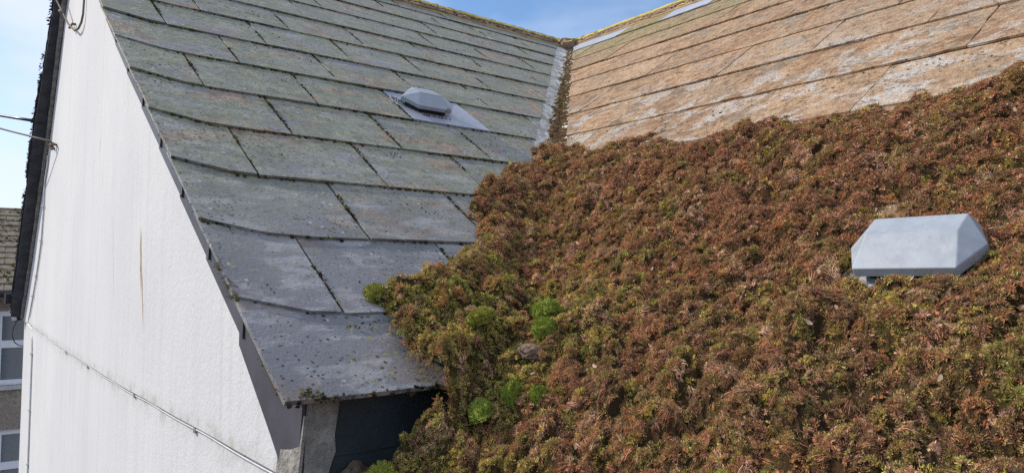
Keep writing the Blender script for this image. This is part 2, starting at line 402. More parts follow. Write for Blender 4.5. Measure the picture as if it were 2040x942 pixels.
# gable wall, slightly bowed; upper render stands proud of the lower wall along a drip ledge
LEDGE = -1.772
def gable_top(y):
    return min(APEX_Z, y * tA if y < APEX_Y else APEX_Z - (y - APEX_Y) * tA) - .028
ys = [-2.384] + list(np.arange(-2.3, 2.95, .1)) + [2.97]
if APEX_Y not in ys: ys.append(APEX_Y)
ys = sorted(ys)
vs = []; fs = []
rows = 10
for y in ys:
    top = gable_top(y)
    for k in range(rows + 1):
        f = k / rows; z = LEDGE + (top - LEDGE) * f
        bell = .0 * math.exp(-((z - LEDGE) / .05) ** 2)
        vs.append((wall_x(y) - bell + .002 * mnoise.noise(Vector((y * 3, z * 3, 2))), y, z))
nw = len(vs)
for y in ys:
    for zz in (LEDGE, gable_top(y)): vs.append((wall_x(y) + .16, y, zz))
R1 = rows + 1
for i in range(len(ys) - 1):
    for k in range(rows): fs.append((i * R1 + k, i * R1 + k + 1, (i + 1) * R1 + k + 1, (i + 1) * R1 + k))
    fs.append((i * R1, (i + 1) * R1, nw + (i + 1) * 2, nw + i * 2))
    fs.append((i * R1 + rows, nw + i * 2 + 1, nw + (i + 1) * 2 + 1, (i + 1) * R1 + rows))
for i in (0, len(ys) - 1):
    loop = [i * R1 + k for k in range(R1)] + [nw + i * 2 + 1, nw + i * 2]
    fs.append(tuple(loop if i == 0 else reversed(loop)))
upper = mesh_obj('upper_wall', vs, fs, M['white'], house)
vs = []; fs = []
yl = list(np.arange(-6.0, 2.93, .15)) + [2.93]
for y in yl:
    top = LEDGE - .003 if y > -2.42 else -2.05
    xw = wall_x(y) + .006
    vs += [(xw, y, GROUND), (xw, y, top), (xw + .2, y, top), (xw + .2, y, GROUND)]
for i in range(len(yl) - 1):
    a = i * 4; b = a + 4
    for k in range(4): fs.append((a + k, a + (k + 1) % 4, b + (k + 1) % 4, b + k))
fs.append((3, 2, 1, 0)); e = (len(yl) - 1) * 4; fs.append((e, e + 1, e + 2, e + 3))
mesh_obj('lower_wall', vs, fs, M['white'], house)
# walls out of sight that close the building
MBld().box(.25, 6.2, 2.7, 2.9, GROUND, -1.62).build('rear_wall', M['white'], house)
MBld().box(6.0, 6.2, -6.0, 2.69, GROUND, -2.0).build('end_wall', M['white'], house)

# side wall under the gable eave: mortar pillar and dark hung slates in the eave's shade
m = MBld(); poly = [(.056, -1.642), (.104, -1.642), (.096, -1.70), (.098, -1.725), (.088, -1.75), (.083, -1.79), (.076, -1.84), (.07, -1.95), (.049, -1.95), (.049, -1.84), (.049, -1.75), (.050, -1.70)]
MX = Matrix(((1, 0, 0, 0), (0, 0, 1, 0), (0, 1, 0, 0), (0, 0, 0, 1)))
poly = roughen(poly[::-1], .02, .0012)
m.prism(poly, -2.403, -2.30, MX); m.build('mortar_pillar', M['mortar'], house)
m = MBld().prism([(.048, -1.668), (.055, -1.668), (.0495, -1.70), (.0450, -1.75), (.039, -1.84), (.035, -1.95), (.031, -1.95), (.034, -1.84), (.040, -1.75), (.045, -1.70)][::-1], -2.404, -2.33, MX)
m.build('render_edge', M['mortar'], house)
for k, (zt, zb, off) in enumerate(((-1.652, -1.735, 0), (-1.72, -1.86, .004), (-1.845, -2.0, .008))):
    poly = roughen([(.085 - off, zb), (.78, zb), (.78, zt), (.085 - off, zt)], .06, .0015)
    MBld().prism(poly, -2.392 + off * .5, -2.383 + off * .5, MX).build('hung_slate', M['cheek'], house)
MBld().box(.10, 2.0, -2.38, -2.2, -2.05, -1.66).build('side_wall', M['cheek'], house)

bm = bmesh.new(); bmesh.ops.create_icosphere(bm, subdivisions=3, radius=1)
for v_ in bm.verts:
    q = 1 + .22 * mnoise.noise(v_.co * 2.0 + Vector((9, 2, 5))); v_.co = Vector((v_.co.x * .028 * q + .128, v_.co.y * .02 * q - 2.40, v_.co.z * .055 * q - 1.80))
me = bpy.data.meshes.new('mortar_lump'); bm.to_mesh(me); bm.free()
o = bpy.data.objects.new('mortar_lump', me); COL.objects.link(o); me.materials.append(simple('brown_mortar', (.17, .125, .09), .95, .4, 80, .9, 200, .006, .2)); adopt(o, house)
# ---- gable roof slope
def roof_part(name, verts, faces, mat, Mx):
    o = mesh_obj(name, verts, faces, mat, house); o.matrix_basis = Mx; return o
def valley_u(s): return XR - s * sA / tB
m = MBld()
b0 = [(.012, -S_EAVE + .05), (valley_u(S_EAVE - .05) + .02, -S_EAVE + .05), (valley_u(-.23) + .02, .236), (.03, .236)]
m.prism(b0, -.022, -.006)
gable_roof = roof_part('gable_roof_slope', m.v, m.f, M['board'], MA)
GAP = .0055
def slate(poly, s_tail, mat, parent, thick=.0058, gauge=G, name='slate', lift=0.0, amp=.0010, step=.07):
    """poly in plane coordinates (u, v = -s); top surface falls from the tail towards the head"""
    if len(poly) < 3: return None
    if area(poly) < 0: poly = poly[::-1]
    if area(poly) < .002: return None
    poly = roughen(poly, step, amp)
    cx = sum(p[0] for p in poly) / len(poly); cy = sum(p[1] for p in poly) / len(poly)
    tl = random.uniform(-.0011, .0011); tw = random.uniform(-.004, .004)
    def top(x, y): return .0125 + lift + tl - (.0062 / gauge) * (y + cy + s_tail) + tw * x
    pl = [(p[0] - cx, p[1] - cy) for p in poly]
    me = MBld().prism(pl, lambda x, y: top(x, y) - thick, top)
    o = mesh_obj(name, me.v, me.f, mat); o.parent = parent; o.location = (cx, cy, 0)
    return o
gable_slates = []       # (u0, u1, s_tail, s_head)
A_tails = [S_EAVE] + [(12 - k) * G for k in range(1, 13)]
A_joints = []
for k in range(13):
    st = A_tails[k]; sh = max((A_tails[k + 1] if k < 12 else -.14) - .09, -.205)
    ph = 0.0 if k % 2 else .5
    edges = [0.0] + [U0 + (j + ph) * WA for j in range(-1, 12) if U0 + (j + ph) * WA > .05]
    for a, b in zip(edges[:-1], edges[1:]):
        if a > valley_u(sh) - .1: break
        u0 = a + (GAP / 2 if a > 0 else 0); u1 = b - GAP / 2
        vx0 = verge_x(-st * cA)
        if a == 0: u0 = vx0 + random.uniform(-.002, .002)
        poly = [(u0, -st), (u1, -st), (u1, -sh), (u0, -sh)]
        # valley cut: u <= valley_u(s) - .105, s = -v
        poly = clip(poly, 1.0, -sA / tB, XR - .108 + random.uniform(-.006, .006))
        if a == 0 and k > 0:
            poly = clip(poly, -.055, -.13, .13 * st - .055 * 0 - .055 * .13 + 0.0 - .055 * vx0)
            poly = clip(poly, -.020, -.20, .20 * st - .020 * .20 - .020 * vx0)
        is_vent = (k == 5 and abs(a - (U0 + 2 * WA)) < .01)
        mt = M['clean'] if is_vent else M['slate']
        if is_vent: continue
        o = slate(poly, st, mt, gable_roof, thick=.0058 if k else .0085)
        if o and b < valley_u(st) - .1: A_joints.append((b, st, A_tails[k + 1] if k < 12 else -.14))

# ---- main roof slope (plane frame: u = -y, v up the slope)
S_EB = (XR + .05) / cB
m = MBld()
# surface right of the valley, then the whole slope in front of the gable's side wall
b1 = [(.19, .0), (.19, .0)]
vb = []
for s in np.linspace(-.23, S_EAVE * sA / sB, 12):
    yv = -(s * sB) / tA; vb.append((-yv - .0, -s))
pl = [(6.0, -S_EB), (6.0, .23)] + [(p[0] - .02, p[1]) for p in vb] + [(2.386, -S_EAVE * sA / sB), (2.386, -S_EB)]
if area(pl) < 0: pl = pl[::-1]
m.prism(pl, -.026, -.012)
main_roof = roof_part('main_roof_slope', m.v, m.f, M['board'], MB)
B_joints = []
B_tails = [R0 + k * GB for k in range(0, 15)]
for k in range(0, 13):                     # course between tails k and k+1
    st = min(B_tails[k + 1], S_EB + .03); sh = max(B_tails[k] - .09, -.20)
    ph = -1.31 if k % 2 else -1.475
    for j in range(-8, 13):
        ya = ph + j * -WB + WB; u0 = -(ya); u1 = u0 + WB
        if u0 > 4.7: break
        gp = random.uniform(.0012, .0045); poly = [(u0 + gp / 2, -st), (u1 - gp / 2, -st), (u1 - gp / 2, -sh), (u0 + gp / 2, -sh)]
        # right of the valley: y <= -(s*sB)/tA - .05  ->  u >= s*sB/tA + .05  (s = -v), and in front of the side wall lower down
        off = .055 + random.uniform(-.008, .008)
        if st < 2.9: poly = clip(poly, -1.0, -sB / tA, -off)
        poly = clip(poly, -1.0, 0.0, 2.40 if False else 99)
        if st > 2.9: poly = clip(poly, -1.0, 0.0, -2.475)
        if len(poly) < 3: continue
        mt = M['tan']; nm = 'slate'
        cx = sum(p[0] for p in poly) / len(poly)
        patch = (k == 0 and ((u0 < .20 and u1 > .0) or (.80 < (u0 + u1) / 2 < 1.14)))
        o = slate(poly, st, M['clean'] if patch else mt, main_roof, gauge=GB, thick=.0055, amp=.0032, step=.04, lift=random.uniform(0, .002))
        if o is not None and patch: o['label'] = 'clean blue-grey replacement slate under the ridge'
        if o is not None and k < 8: B_joints.append((u1, st, B_tails[k]))

# ---- far slope of the gable roof and rear slope of the main roof (mostly hidden; the overhang's underside shows)
MF = Matrix(((1, 0, 0, 0), (0, -cA, sA, APEX_Y), (0, sA, cA, APEX_Z), (0, 0, 0, 1)))   # frame: u=x, v up-slope, n out
L_FAR = 2.75 / cA
m = MBld()
m.prism([(.20, -L_FAR + .03), (.12, -.03), (3.0, -.03), (3.0, -L_FAR + .03)][::-1] if False else [(3.0, -L_FAR + .03), (3.0, -.03), (.12, -.03), (.20, -L_FAR + .03)], -.03, -.012)
far_roof = roof_part('far_roof_slope', m.v, [tuple(reversed(f)) for f in m.f], M['board'], MF)
n_far = 13
for k in range(n_far):
    st = L_FAR - k * G; sh = max(st - .34, .02)
    if st < .06: break
    for j in range(0, 3):
        y_t = APEX_Y + st * cA; vx = verge_x(y_t)
        u0 = vx + (0 if j == 0 else (.16 if k % 2 else .31) + (j - 1) * .31) + random.uniform(-.006, .006) * (j == 0)
        u1 = vx + ((.16 if k % 2 else .31) + j * .31) - GAP
        y_h = APEX_Y + sh * cA
        poly = [(u0, -st), (u1, -st), (u1, -sh), (u0 + (verge_x(y_h) - vx if j == 0 else 0), -sh)]
        me_poly = roughen(poly if area(poly) > 0 else poly[::-1], .035 if j == 0 else .1, .003 if j == 0 else .001)
        cx = sum(p[0] for p in me_poly) / len(me_poly); cy = sum(p[1] for p in me_poly) / len(me_poly)
        mb = MBld().prism([(p[0] - cx, p[1] - cy) for p in me_poly], lambda x, y: .010 - .025 * (y + cy + st) - .007, lambda x, y: .010 - .025 * (y + cy + st))
        o = mesh_obj('slate', mb.v, [tuple(reversed(f)) for f in mb.f], M['dark']); o.parent = far_roof; o.location = (cx, cy, 0)
# underside of the far overhang: undercloak slates between wall and verge, shade painted in
for k in range(n_far):
    y0 = APEX_Y + .04 + k * .208; y1 = y0 + .206
    if y0 > 2.9: break
    z = lambda y: APEX_Z - (y - APEX_Y) * tA
    pts = [(verge_x(y0) + .006, y0), (verge_x(y1) + .006, y1), (wall_x(y1) + .03, y1), (wall_x(y0) + .03, y0)]
    b = MBld(); dz = .022 + .003 * (k % 2)
    b.v = [(x, y, z(y) - dz) for x, y in pts] + [(x, y, z(y) - dz - .007) for x, y in pts]
    b.f = [(0, 1, 2, 3), (7, 6, 5, 4), (0, 4, 5, 1), (1, 5, 6, 2), (2, 6, 7, 3), (3, 7, 4, 0)]
    b.build('undercloak_slate', M['dark'], house)
# mortar fillet between undercloak and wall on the far verge
b = MBld(); pts = []
for y in np.arange(APEX_Y + .1, 2.95, .06):
    pts.append((wall_x(y) - .010, y, APEX_Z - (y - APEX_Y) * tA - .040 + random.uniform(-.002, .002)))
b.tube(pts, .011, 6, .15).build('mortar_fillet', M['mortar'], house)
# rear slope of the main roof
m = MBld()
m.v = [(XR + .17, 2.7, .12), (XR + .17, -6, .12), (6.25, -6, -2.0), (6.25, 2.7, -2.0)]; m.v += [(x, y, z - .02) for x, y, z in m.v]
m.f = [(0, 1, 2, 3), (7, 6, 5, 4), (0, 4, 5, 1), (1, 5, 6, 2), (2, 6, 7, 3), (3, 7, 4, 0)]
m.build('rear_roof_slope', M['slate'], house)

# ---- valley gutter
vv = []; vf = []
n = 40
for i in range(n + 1):
    s = -.2 + (S_EAVE + .18) * i / n
    y = -s * cA; x = valley_u(s); z = -s * sA
    jz = random.uniform(-.001, .001)
    la = .135; lb = .075
    # left lip lies on the gable slope, right lip on the main slope
    vv += [(x - la, y, z + .0045), (x - .03, y, z + .004 + jz), (x, y - .004, z + .006 + jz), (x, y - lb, z + .006)]
for i in range(n):
    for k in range(3): a = i * 4 + k; vf.append((a, a + 1, a + 5, a + 4))
mesh_obj('valley_gutter', vv, [tuple(reversed(f)) for f in vf], M['valley'], house)

# ---- ridge tiles
def ridge_tile(name, origin, axis, side, L):
    """angled tile with rounded crown; axis along the ridge, side horizontal across it"""
    prof = [(-.118, -.092), (-.092, -.066), (-.055, -.026), (-.018, .002), (.018, .002), (.055, -.026), (.092, -.066), (.118, -.092)]
    inner = [(x * .93, z - .018) for x, z in prof]
    v = []; f = []; ns = 5
    for i in range(ns):
        a = (i / (ns - 1)) * (L - .006) + .003
        for (x, z) in prof + inner[::-1]:
            jx = mnoise.noise(Vector((origin[0] + a * 9, x * 14, origin[1] * 3 + a))) * .006
            p = Vector(origin) + Vector(axis) * a + Vector(side) * (x + jx) + Vector((0, 0, z + jx)); v.append(p)
    nn = len(prof) * 2
    for i in range(ns - 1):
        for k in range(nn): k2 = (k + 1) % nn; f.append((i * nn + k, i * nn + k2, (i + 1) * nn + k2, (i + 1) * nn + k))
    f.append(tuple(reversed(range(nn)))); f.append(tuple((ns - 1) * nn + k for k in range(nn)))
    return mesh_obj(name, v, f, M['ridge'], house)
x = .035
while x < 2.95:
    L = min(.42, 2.96 - x); ridge_tile('ridge_tile', (x, APEX_Y, .160 + random.uniform(-.004, .004)), (1, 0, 0), (0, 1, 0), L); x += .42
y = .22
while y > -5.9:
    ridge_tile('ridge_tile', (XR + .2, y, .162 + random.uniform(-.004, .006)), (0, -1, 0), (1, 0, 0), .42); y -= .42
b = MBld(); pts = [(x, APEX_Y - .085, .160 - .070 + random.uniform(-.004, .004)) for x in np.arange(.05, 2.85, .05)]
b.tube(pts, .018, 7, .25).build('ridge_bedding', M['ridge'], house)
b = MBld(); pts = [(XR + .115, y, .160 - .070 + random.uniform(-.004, .004)) for y in np.arange(.1, -5.8, -.05)]
b.tube(pts, .018, 7, .25).build('ridge_bedding', M['ridge'], house)
# lump of mortar where the two ridges and the valley meet
bm = bmesh.new(); bmesh.ops.create_icosphere(bm, subdivisions=3, radius=1)
for v_ in bm.verts:
    q = 1 + .35 * mnoise.noise(v_.co * 2.2 + Vector((3, 1, 7)))
    v_.co = Vector((v_.co.x * .085 * q, v_.co.y * .085 * q, v_.co.z * .065 * q)) + Vector((2.93, .10, .075))
me = bpy.data.meshes.new('ridge_junction'); bm.to_mesh(me); bm.free()
o = bpy.data.objects.new('ridge_junction', me); COL.objects.link(o); me.materials.append(M['ridge']); adopt(o, house)

# ---- slate strips hung along the near verge, each lapping the one below
step = .2072        # horizontal run of one course
k = 0
y_end = -2.402
for i in range(13):
    # lower end of strip i (counting from the eave)
    yl_ = y_end if i == 0 else -2.149 + (i - 1) * step
    yu = (-2.149 + i * step) + .03
    if yl_ > APEX_Y - .05: break
    yu = min(yu, APEX_Y)
    dep = .122 if i else .150
    out0 = .012 + .0; out1 = .005
    poly = []
    zt = lambda y: y * tA - .020
    b = MBld()
    x_l = lambda y: wall_x(y) - .006
    lo, up = yl_, yu
    cut = .004
    pts = [(lo, zt(lo)), (up, zt(up)), (up, zt(up) - dep), (lo, zt(lo) - dep + (.018 if i else -.02))]
    if i == 0: pts = [(lo, zt(lo)), (up, zt(up)), (up, zt(up) - dep + .014), (-2.285, -1.712), (-2.35, -1.765), (-2.372, -1.80), (lo + .012, -1.84), (lo + .008, -1.75)]
    b.v = []
    for (y, z) in pts:
        f = (y - lo) / (up - lo); dd = min(1, max(0, (zt(y) - z) / dep)); o_ = (.0065 * (1 - f) + .0005 * f) * dd ** 1.5
        b.v.append((x_l(y) - o_, y, z))
    n_ = len(pts)
    b.v += [(x + .005, y, z) for x, y, z in b.v]
    b.f = [tuple(reversed(range(n_))), tuple(n_ + q for q in range(n_))] + [(q, (q + 1) % n_, n_ + (q + 1) % n_, n_ + q) for q in range(n_)]
    b.f = [tuple(reversed(f)) for f in b.f]
    b.build('verge_slate', M['strip'], house)

# ---- far eave gutter end
b = MBld(); prof = [(2.93, -1.575), (2.93, -1.64), (2.95, -1.648), (3.02, -1.648), (3.04, -1.64), (3.04, -1.575)]
b.v = [(.075, y, z) for y, z in prof] + [(2.6, y, z) for y, z in prof]
b.f = [tuple(range(6)), tuple(reversed(range(6, 12)))] + [(q, q + 6, (q + 1) % 6 + 6, (q + 1) % 6) for q in range(6)]
b.build('eave_gutter', M['black'], house)

# ------------------------------------------------------------------ roof vents
def roof_vent(label, Mx, o, q, slate_w, st, sh, u_c):
    wf, ws, bs, wt, bt, wk, bk, h0, h1, H, HK = q
    u, s = o
    base = Mx @ Vector((u, -s, 0)); r = empty('roof_vent', base)
    tag(r, label, 'roof vent', 'plastic slate vents on the roof')
    # flat flashing slate
    poly = roughen([(u_c - slate_w / 2 + .003, -st), (u_c + slate_w / 2 - .003, -st), (u_c + slate_w / 2 - .003, -sh), (u_c - slate_w / 2 + .003, -sh)], .3, 0)
    b = MBld().prism(poly, lambda x, y: .0068 - .0248 * (y + st), lambda x, y: .0128 - .0248 * (y + st), Mx); b.build('flashing_slate', M['clean'], r)
    # hood: hexagonal skirt with faceted top
    wb = wk + .006; bb = bk + .012
    ring = [(-wf, 0), (wf, 0), (ws, bs), (wb, bb), (-wb, bb), (-ws, bs)]
    v = [(a, b_, h0) for a, b_ in ring] + [(a, b_, h1) for a, b_ in ring] + [(-wt, bt, H), (wt, bt, H), (wk, bk, HK), (-wk, bk, HK)]
    f = [(0, 1, 7, 6), (1, 2, 8, 7), (2, 3, 9, 8), (3, 4, 10, 9), (4, 5, 11, 10), (5, 0, 6, 11),
         (6, 7, 13, 12), (7, 8, 13), (8, 9, 14, 13) if False else (8, 14, 13), (8, 9, 14), (9, 10, 15, 14), (10, 11, 15), (11, 12, 15), (11, 6, 12), (12, 13, 14, 15), (5, 4, 3, 2, 1, 0)]
    v = [Mx @ Vector((u + a, -s + b_, n_)) for a, b_, n_ in v]
    hd = mesh_obj('hood', v, f, M['plastic'], r)
    bv = hd.modifiers.new('soft_edges', 'BEVEL'); bv.width = .0013; bv.segments = 2; bv.limit_method = 'ANGLE'; bv.angle_limit = math.radians(18)
    # throat below the hood
    b = MBld().prism([(u - wf * .82, -s + .016), (u + wf * .82, -s + .016), (u + ws * .8, -s + bs), (u + wb * .8, -s + bb - .01), (u - wb * .8, -s + bb - .01), (u - ws * .8, -s + bs)], .004, h0 - .001, Mx)
    b.build('throat', M['black'], r)
    return r
roof_vent('grey faceted roof vent on bare weathered slates of the gable slope', MA, (.905, 1.687),
          (.062, .102, .062, .043, .058, .039, .12, .027, .039, .065, .058), WA - GAP, 7 * G, 6 * G - .09, U0 + 2.5 * WA)
roof_vent('pale grey roof vent half sunk in the brown moss', MB, (2.978, 2.626),
          (.068, .091, .055, .061, .053, .062, .095, .024, .038, .063, .063), WB - GAP, 2.716, 2.40, 2.975)

# ------------------------------------------------------------------ moss
TPL = []     # frond-tuft templates: (verts, faces, frond value per vertex)
def ribbon(base, d, L, droop, w, seg, V, F, A, val, taper=.35):
    d = Vector(d).normalized(); sd = d.cross(Vector((random.uniform(-1, 1), random.uniform(-1, 1), random.uniform(.2, 1)))).normalized()
    p = Vector(base); i0 = len(V)
    for k in range(seg + 1):
        ww = w * (1 - (1 - taper) * k / seg) * .5
        V.append(tuple(p - sd * ww)); V.append(tuple(p + sd * ww)); A.extend((val, val))
        d = (d + Vector((random.uniform(-.25, .25), random.uniform(-.25, .25), -droop + random.uniform(-.2, .2)))).normalized(); p = p + d * (L / seg)
    for k in range(seg): a = i0 + 2 * k; F.append((a, a + 1, a + 3, a + 2))
def tpl_feather(n, seed, w=.10, spread=1.35, droop=.28):
    random.seed(seed); V, F, A = [], [], []
    for i in range(n):
        th = spread * math.sqrt(random.random()); ph = random.uniform(0, 6.283); r0 = .35 * math.sqrt(random.random())
        ribbon((r0 * math.cos(ph + 1), r0 * math.sin(ph + 1), -.15), (math.sin(th) * math.cos(ph), math.sin(th) * math.sin(ph), math.cos(th)),
               random.uniform(.5, 1.0), droop, w * random.uniform(.7, 1.3), 2, V, F, A, random.random())
    return V, F, A
def tpl_cushion(n, seed):
    random.seed(seed); V, F, A = [], [], []
    for i in range(n):
        r = math.sqrt(random.random()) * .9; ph = random.uniform(0, 6.283)
        x, y = r * math.cos(ph), r * math.sin(ph); z = .55 * math.sqrt(max(0, 1 - r * r)) - .15
        ribbon((x, y, z), (x * .9 + random.uniform(-.4, .4), y * .9 + random.uniform(-.4, .4), 1), random.uniform(.28, .5), .15, .20, 1, V, F, A, random.random())
    return V, F, A
def tpl_string(n, seed):
    random.seed(seed); V, F, A = [], [], []
    for i in range(n):
        ribbon((random.uniform(-.7, .2), random.uniform(-.5, .5), random.uniform(-.1, .3)), (1, random.uniform(-.5, .5), random.uniform(.1, .7)), random.uniform(.9, 1.9), .3, .09, 3, V, F, A, random.random())
    return V, F, A
def tpl_flake(seed):
    random.seed(seed); V, F, A = [], [], []; n = 7
    for k in range(n):
        an = 6.283 * k / n; r = random.uniform(.5, 1); V.append((r * math.cos(an), .6 * r * math.sin(an), random.uniform(.2, .5))); A.append(.5)
    F.append(tuple(range(n))); return V, F, A
def tpl_crumb(seed):
    random.seed(seed); V, F, A = [], [], []
    bm = bmesh.new(); bmesh.ops.create_icosphere(bm, subdivisions=1, radius=1); bm.verts.ensure_lookup_table()
    for v_ in bm.verts: q = random.uniform(.45, .95); V.append((v_.co.x * q, v_.co.y * q, max(v_.co.z * q * .7, -.2))); A.append(random.random())
    for f_ in bm.faces: F.append(tuple(v_.index for v_ in f_.verts))
    bm.free()
    for i in range(9):
        ph = random.uniform(0, 6.283); ribbon((.4 * math.cos(ph), .4 * math.sin(ph), .3), (math.cos(ph), math.sin(ph), random.uniform(.3, 1.2)), random.uniform(.5, .9), .2, .22, 2, V, F, A, random.random())
    return V, F, A
TPL = [tpl_feather(17, 1, .25, 1.25), tpl_feather(18, 2, .22, 1.45, .35), tpl_feather(15, 3, .28, 1.05, .2), tpl_cushion(22, 4), tpl_cushion(22, 5),
       tpl_string(18, 6), tpl_string(18, 7), tpl_flake(8), tpl_crumb(9), tpl_crumb(10)]
random.seed(21)

_groups = {}
def scatter_group():
    if 'g' in _groups: return _groups['g']
    ng = bpy.data.node_groups.new('scatter_fronds', 'GeometryNodeTree')
    ng.interface.new_socket('Geometry', in_out='INPUT', socket_type='NodeSocketGeometry')
    ng.interface.new_socket('Geometry', in_out='OUTPUT', socket_type='NodeSocketGeometry')
    N_ = ng.nodes; L_ = ng.links; gi = N_.new('NodeGroupInput'); go = N_.new('NodeGroupOutput')
    def attr(name, ty):
        a = N_.new('GeometryNodeInputNamedAttribute'); a.data_type = ty; a.inputs['Name'].default_value = name; return a.outputs['Attribute']
    def sep(op, b):
        c_ = N_.new('FunctionNodeCompare'); c_.data_type = 'INT'; c_.operation = op; L_.new(attr('tid', 'INT'), c_.inputs[2]); c_.inputs[3].default_value = b
        s_ = N_.new('GeometryNodeSeparateGeometry'); s_.domain = 'POINT'; L_.new(gi.outputs[0], s_.inputs['Geometry']); L_.new(c_.outputs[0], s_.inputs['Selection']); return s_.outputs['Selection']
    tp = sep('GREATER_EQUAL', 0); pt = sep('EQUAL', -1); cp = sep('EQUAL', -2)
    sp = N_.new('GeometryNodeSplitToInstances'); sp.domain = 'POINT'; L_.new(tp, sp.inputs['Geometry']); L_.new(attr('tid', 'INT'), sp.inputs['Group ID'])
    ip = N_.new('GeometryNodeInstanceOnPoints'); L_.new(pt, ip.inputs['Points']); L_.new(sp.outputs['Instances'], ip.inputs['Instance'])
    ip.inputs['Pick Instance'].default_value = True; L_.new(attr('pick', 'INT'), ip.inputs['Instance Index'])
    er = N_.new('FunctionNodeEulerToRotation'); L_.new(attr('rot', 'FLOAT_VECTOR'), er.inputs[0]); L_.new(er.outputs[0], ip.inputs['Rotation'])
    L_.new(attr('scl', 'FLOAT_VECTOR'), ip.inputs['Scale'])
    jn = N_.new('GeometryNodeJoinGeometry'); L_.new(cp, jn.inputs[0]); L_.new(ip.outputs[0], jn.inputs[0]); L_.new(jn.outputs[0], go.inputs[0])
    _groups['g'] = ng; return ng
def rot_from(normals, spin):
    """euler angles (XYZ) turning local z to the normal after a spin about it"""
    out = np.zeros_like(normals)
    nx, ny, nz = normals.T
    # R = Rz(a) Ry(b) Rz(spin) -> compose to euler
    a = np.arctan2(ny, nx); b = np.arccos(np.clip(nz, -1, 1))
    ca, sa, cb, sb, cs, ss = np.cos(a), np.sin(a), np.cos(b), np.sin(b), np.cos(spin), np.sin(spin)
    R00 = ca * cb * cs - sa * ss; R10 = sa * cb * cs + ca * ss; R20 = -sb * cs
    R21 = sb * ss; R22 = cb
    out[:, 0] = np.arctan2(R21, R22); out[:, 1] = -np.arcsin(np.clip(R20, -1, 1)); out[:, 2] = np.arctan2(R10, R00)
    return out
def scatter(name, pts, nrm, scl, pick, colr, spin=None, carpet=None):
    pts = np.asarray(pts, float); n = len(pts)
    if spin is None: spin = rng.uniform(0, 6.283, n)
    V = []; F = []; tid = []; fr = []; mi = []
    for k, (v, f, a) in enumerate(TPL):
        o = len(V); V += v; F += [tuple(o + i for i in q) for q in f]; tid += [k] * len(v); fr += a; mi += [0] * len(f)
    if carpet:
        o = len(V); V += carpet[0]; F += [tuple(o + i for i in q) for q in carpet[1]]; tid += [-2] * len(carpet[0]); fr += [0.] * len(carpet[0]); mi += [1] * len(carpet[1])
    n0 = len(V); V = [tuple(q) for q in V] + [tuple(q) for q in pts]
    me = bpy.data.meshes.new(name); me.from_pydata(V, [], F)
    nv = len(V)
    def put(nm, ty, arr, key):
        at = me.attributes.new(nm, ty, 'POINT'); at.data.foreach_set(key, np.ascontiguousarray(arr).ravel())
    put('tid', 'INT', np.array(tid + [-1] * n, np.int32), 'value')
    put('frond', 'FLOAT', np.array(fr + [0.] * n, np.float32), 'value')
    put('pick', 'INT', np.concatenate([np.zeros(n0, np.int32), np.asarray(pick, np.int32)]), 'value')
    R = rot_from(np.asarray(nrm, float), spin)
    put('rot', 'FLOAT_VECTOR', np.vstack([np.zeros((n0, 3)), R]).astype(np.float32), 'vector')
    sc = np.asarray(scl, float); sc = np.repeat(sc[:, None], 3, 1) if sc.ndim == 1 else sc
    put('scl', 'FLOAT_VECTOR', np.vstack([np.ones((n0, 3)), sc]).astype(np.float32), 'vector')
    c4 = np.hstack([np.asarray(colr, float), np.ones((n, 1))])
    c0 = np.zeros((n0, 4))
    if carpet: c0[n0 - len(carpet[0]):, :3] = carpet[2]
    put('col', 'FLOAT_COLOR', np.vstack([c0, c4]).astype(np.float32), 'color')
    me.materials.append(M['moss']); me.materials.append(M['soil'])
    me.polygons.foreach_set('material_index', np.array(mi, np.int32)); me.update()
    o = bpy.data.objects.new(name, me); COL.objects.link(o)
    md = o.modifiers.new('fronds', 'NODES'); md.node_group = scatter_group()
    return o

# -- the carpet's outline in plan (x, y), clockwise from the valley
MP = np.array([(1.32, -1.50), (1.325, -1.62), (1.28, -1.98), (1.215, -2.24), (1.235, -2.37), (1.245, -2.53), (1.22, -2.68), (1.24, -2.77), (1.255, -2.87),
               (1.29, -2.95), (1.27, -3.3), (1.2, -3.6), (1.1, -4.1), (-.06, -4.1), (-.06, -2.50), (.06, -2.455), (.15, -2.44), (.226, -2.455), (.222, -2.40), (.232, -2.345), (.25, -2.30),
               (.232, -2.25), (.262, -2.222), (.30, -2.235), (.36, -2.205), (.44, -2.195), (.48, -2.17), (.57, -2.09), (.634, -2.02), (.66, -1.97), (.69, -1.91), (.765, -1.84),
               (.86, -1.775), (.95, -1.71), (1.08, -1.645), (1.17, -1.60), (1.24, -1.53)])
def poly_sd(x, y, P=MP):
    """signed distance, positive inside"""
    d = np.full(x.shape, 9.0); ins = np.zeros(x.shape, bool)
    for i in range(len(P)):
        a = P[i]; b = P[(i + 1) % len(P)]; e = b - a
        t = np.clip(((x - a[0]) * e[0] + (y - a[1]) * e[1]) / (e @ e), 0, 1)
        d = np.minimum(d, np.hypot(x - a[0] - t * e[0], y - a[1] - t * e[1]))
        c_ = ((a[1] > y) != (b[1] > y)) & (x < (b[0] - a[0]) * (y - a[1]) / (b[1] - a[1] + 1e-12) + a[0]); ins ^= c_
    return np.where(ins, d, -d)
def roof_z(x, y):
    zb = (x - XR) * tB; dr = np.where(x > .225, 1.1, 60.); za = np.where(x > 0, y * tA - dr * np.maximum(0, -2.440 - y), -99)
    k = .035; h = np.clip(.5 + .5 * (za - zb) / k, 0, 1)
    return zb * (1 - h) + np.maximum(za, zb - 9) * h + k * h * (1 - h)
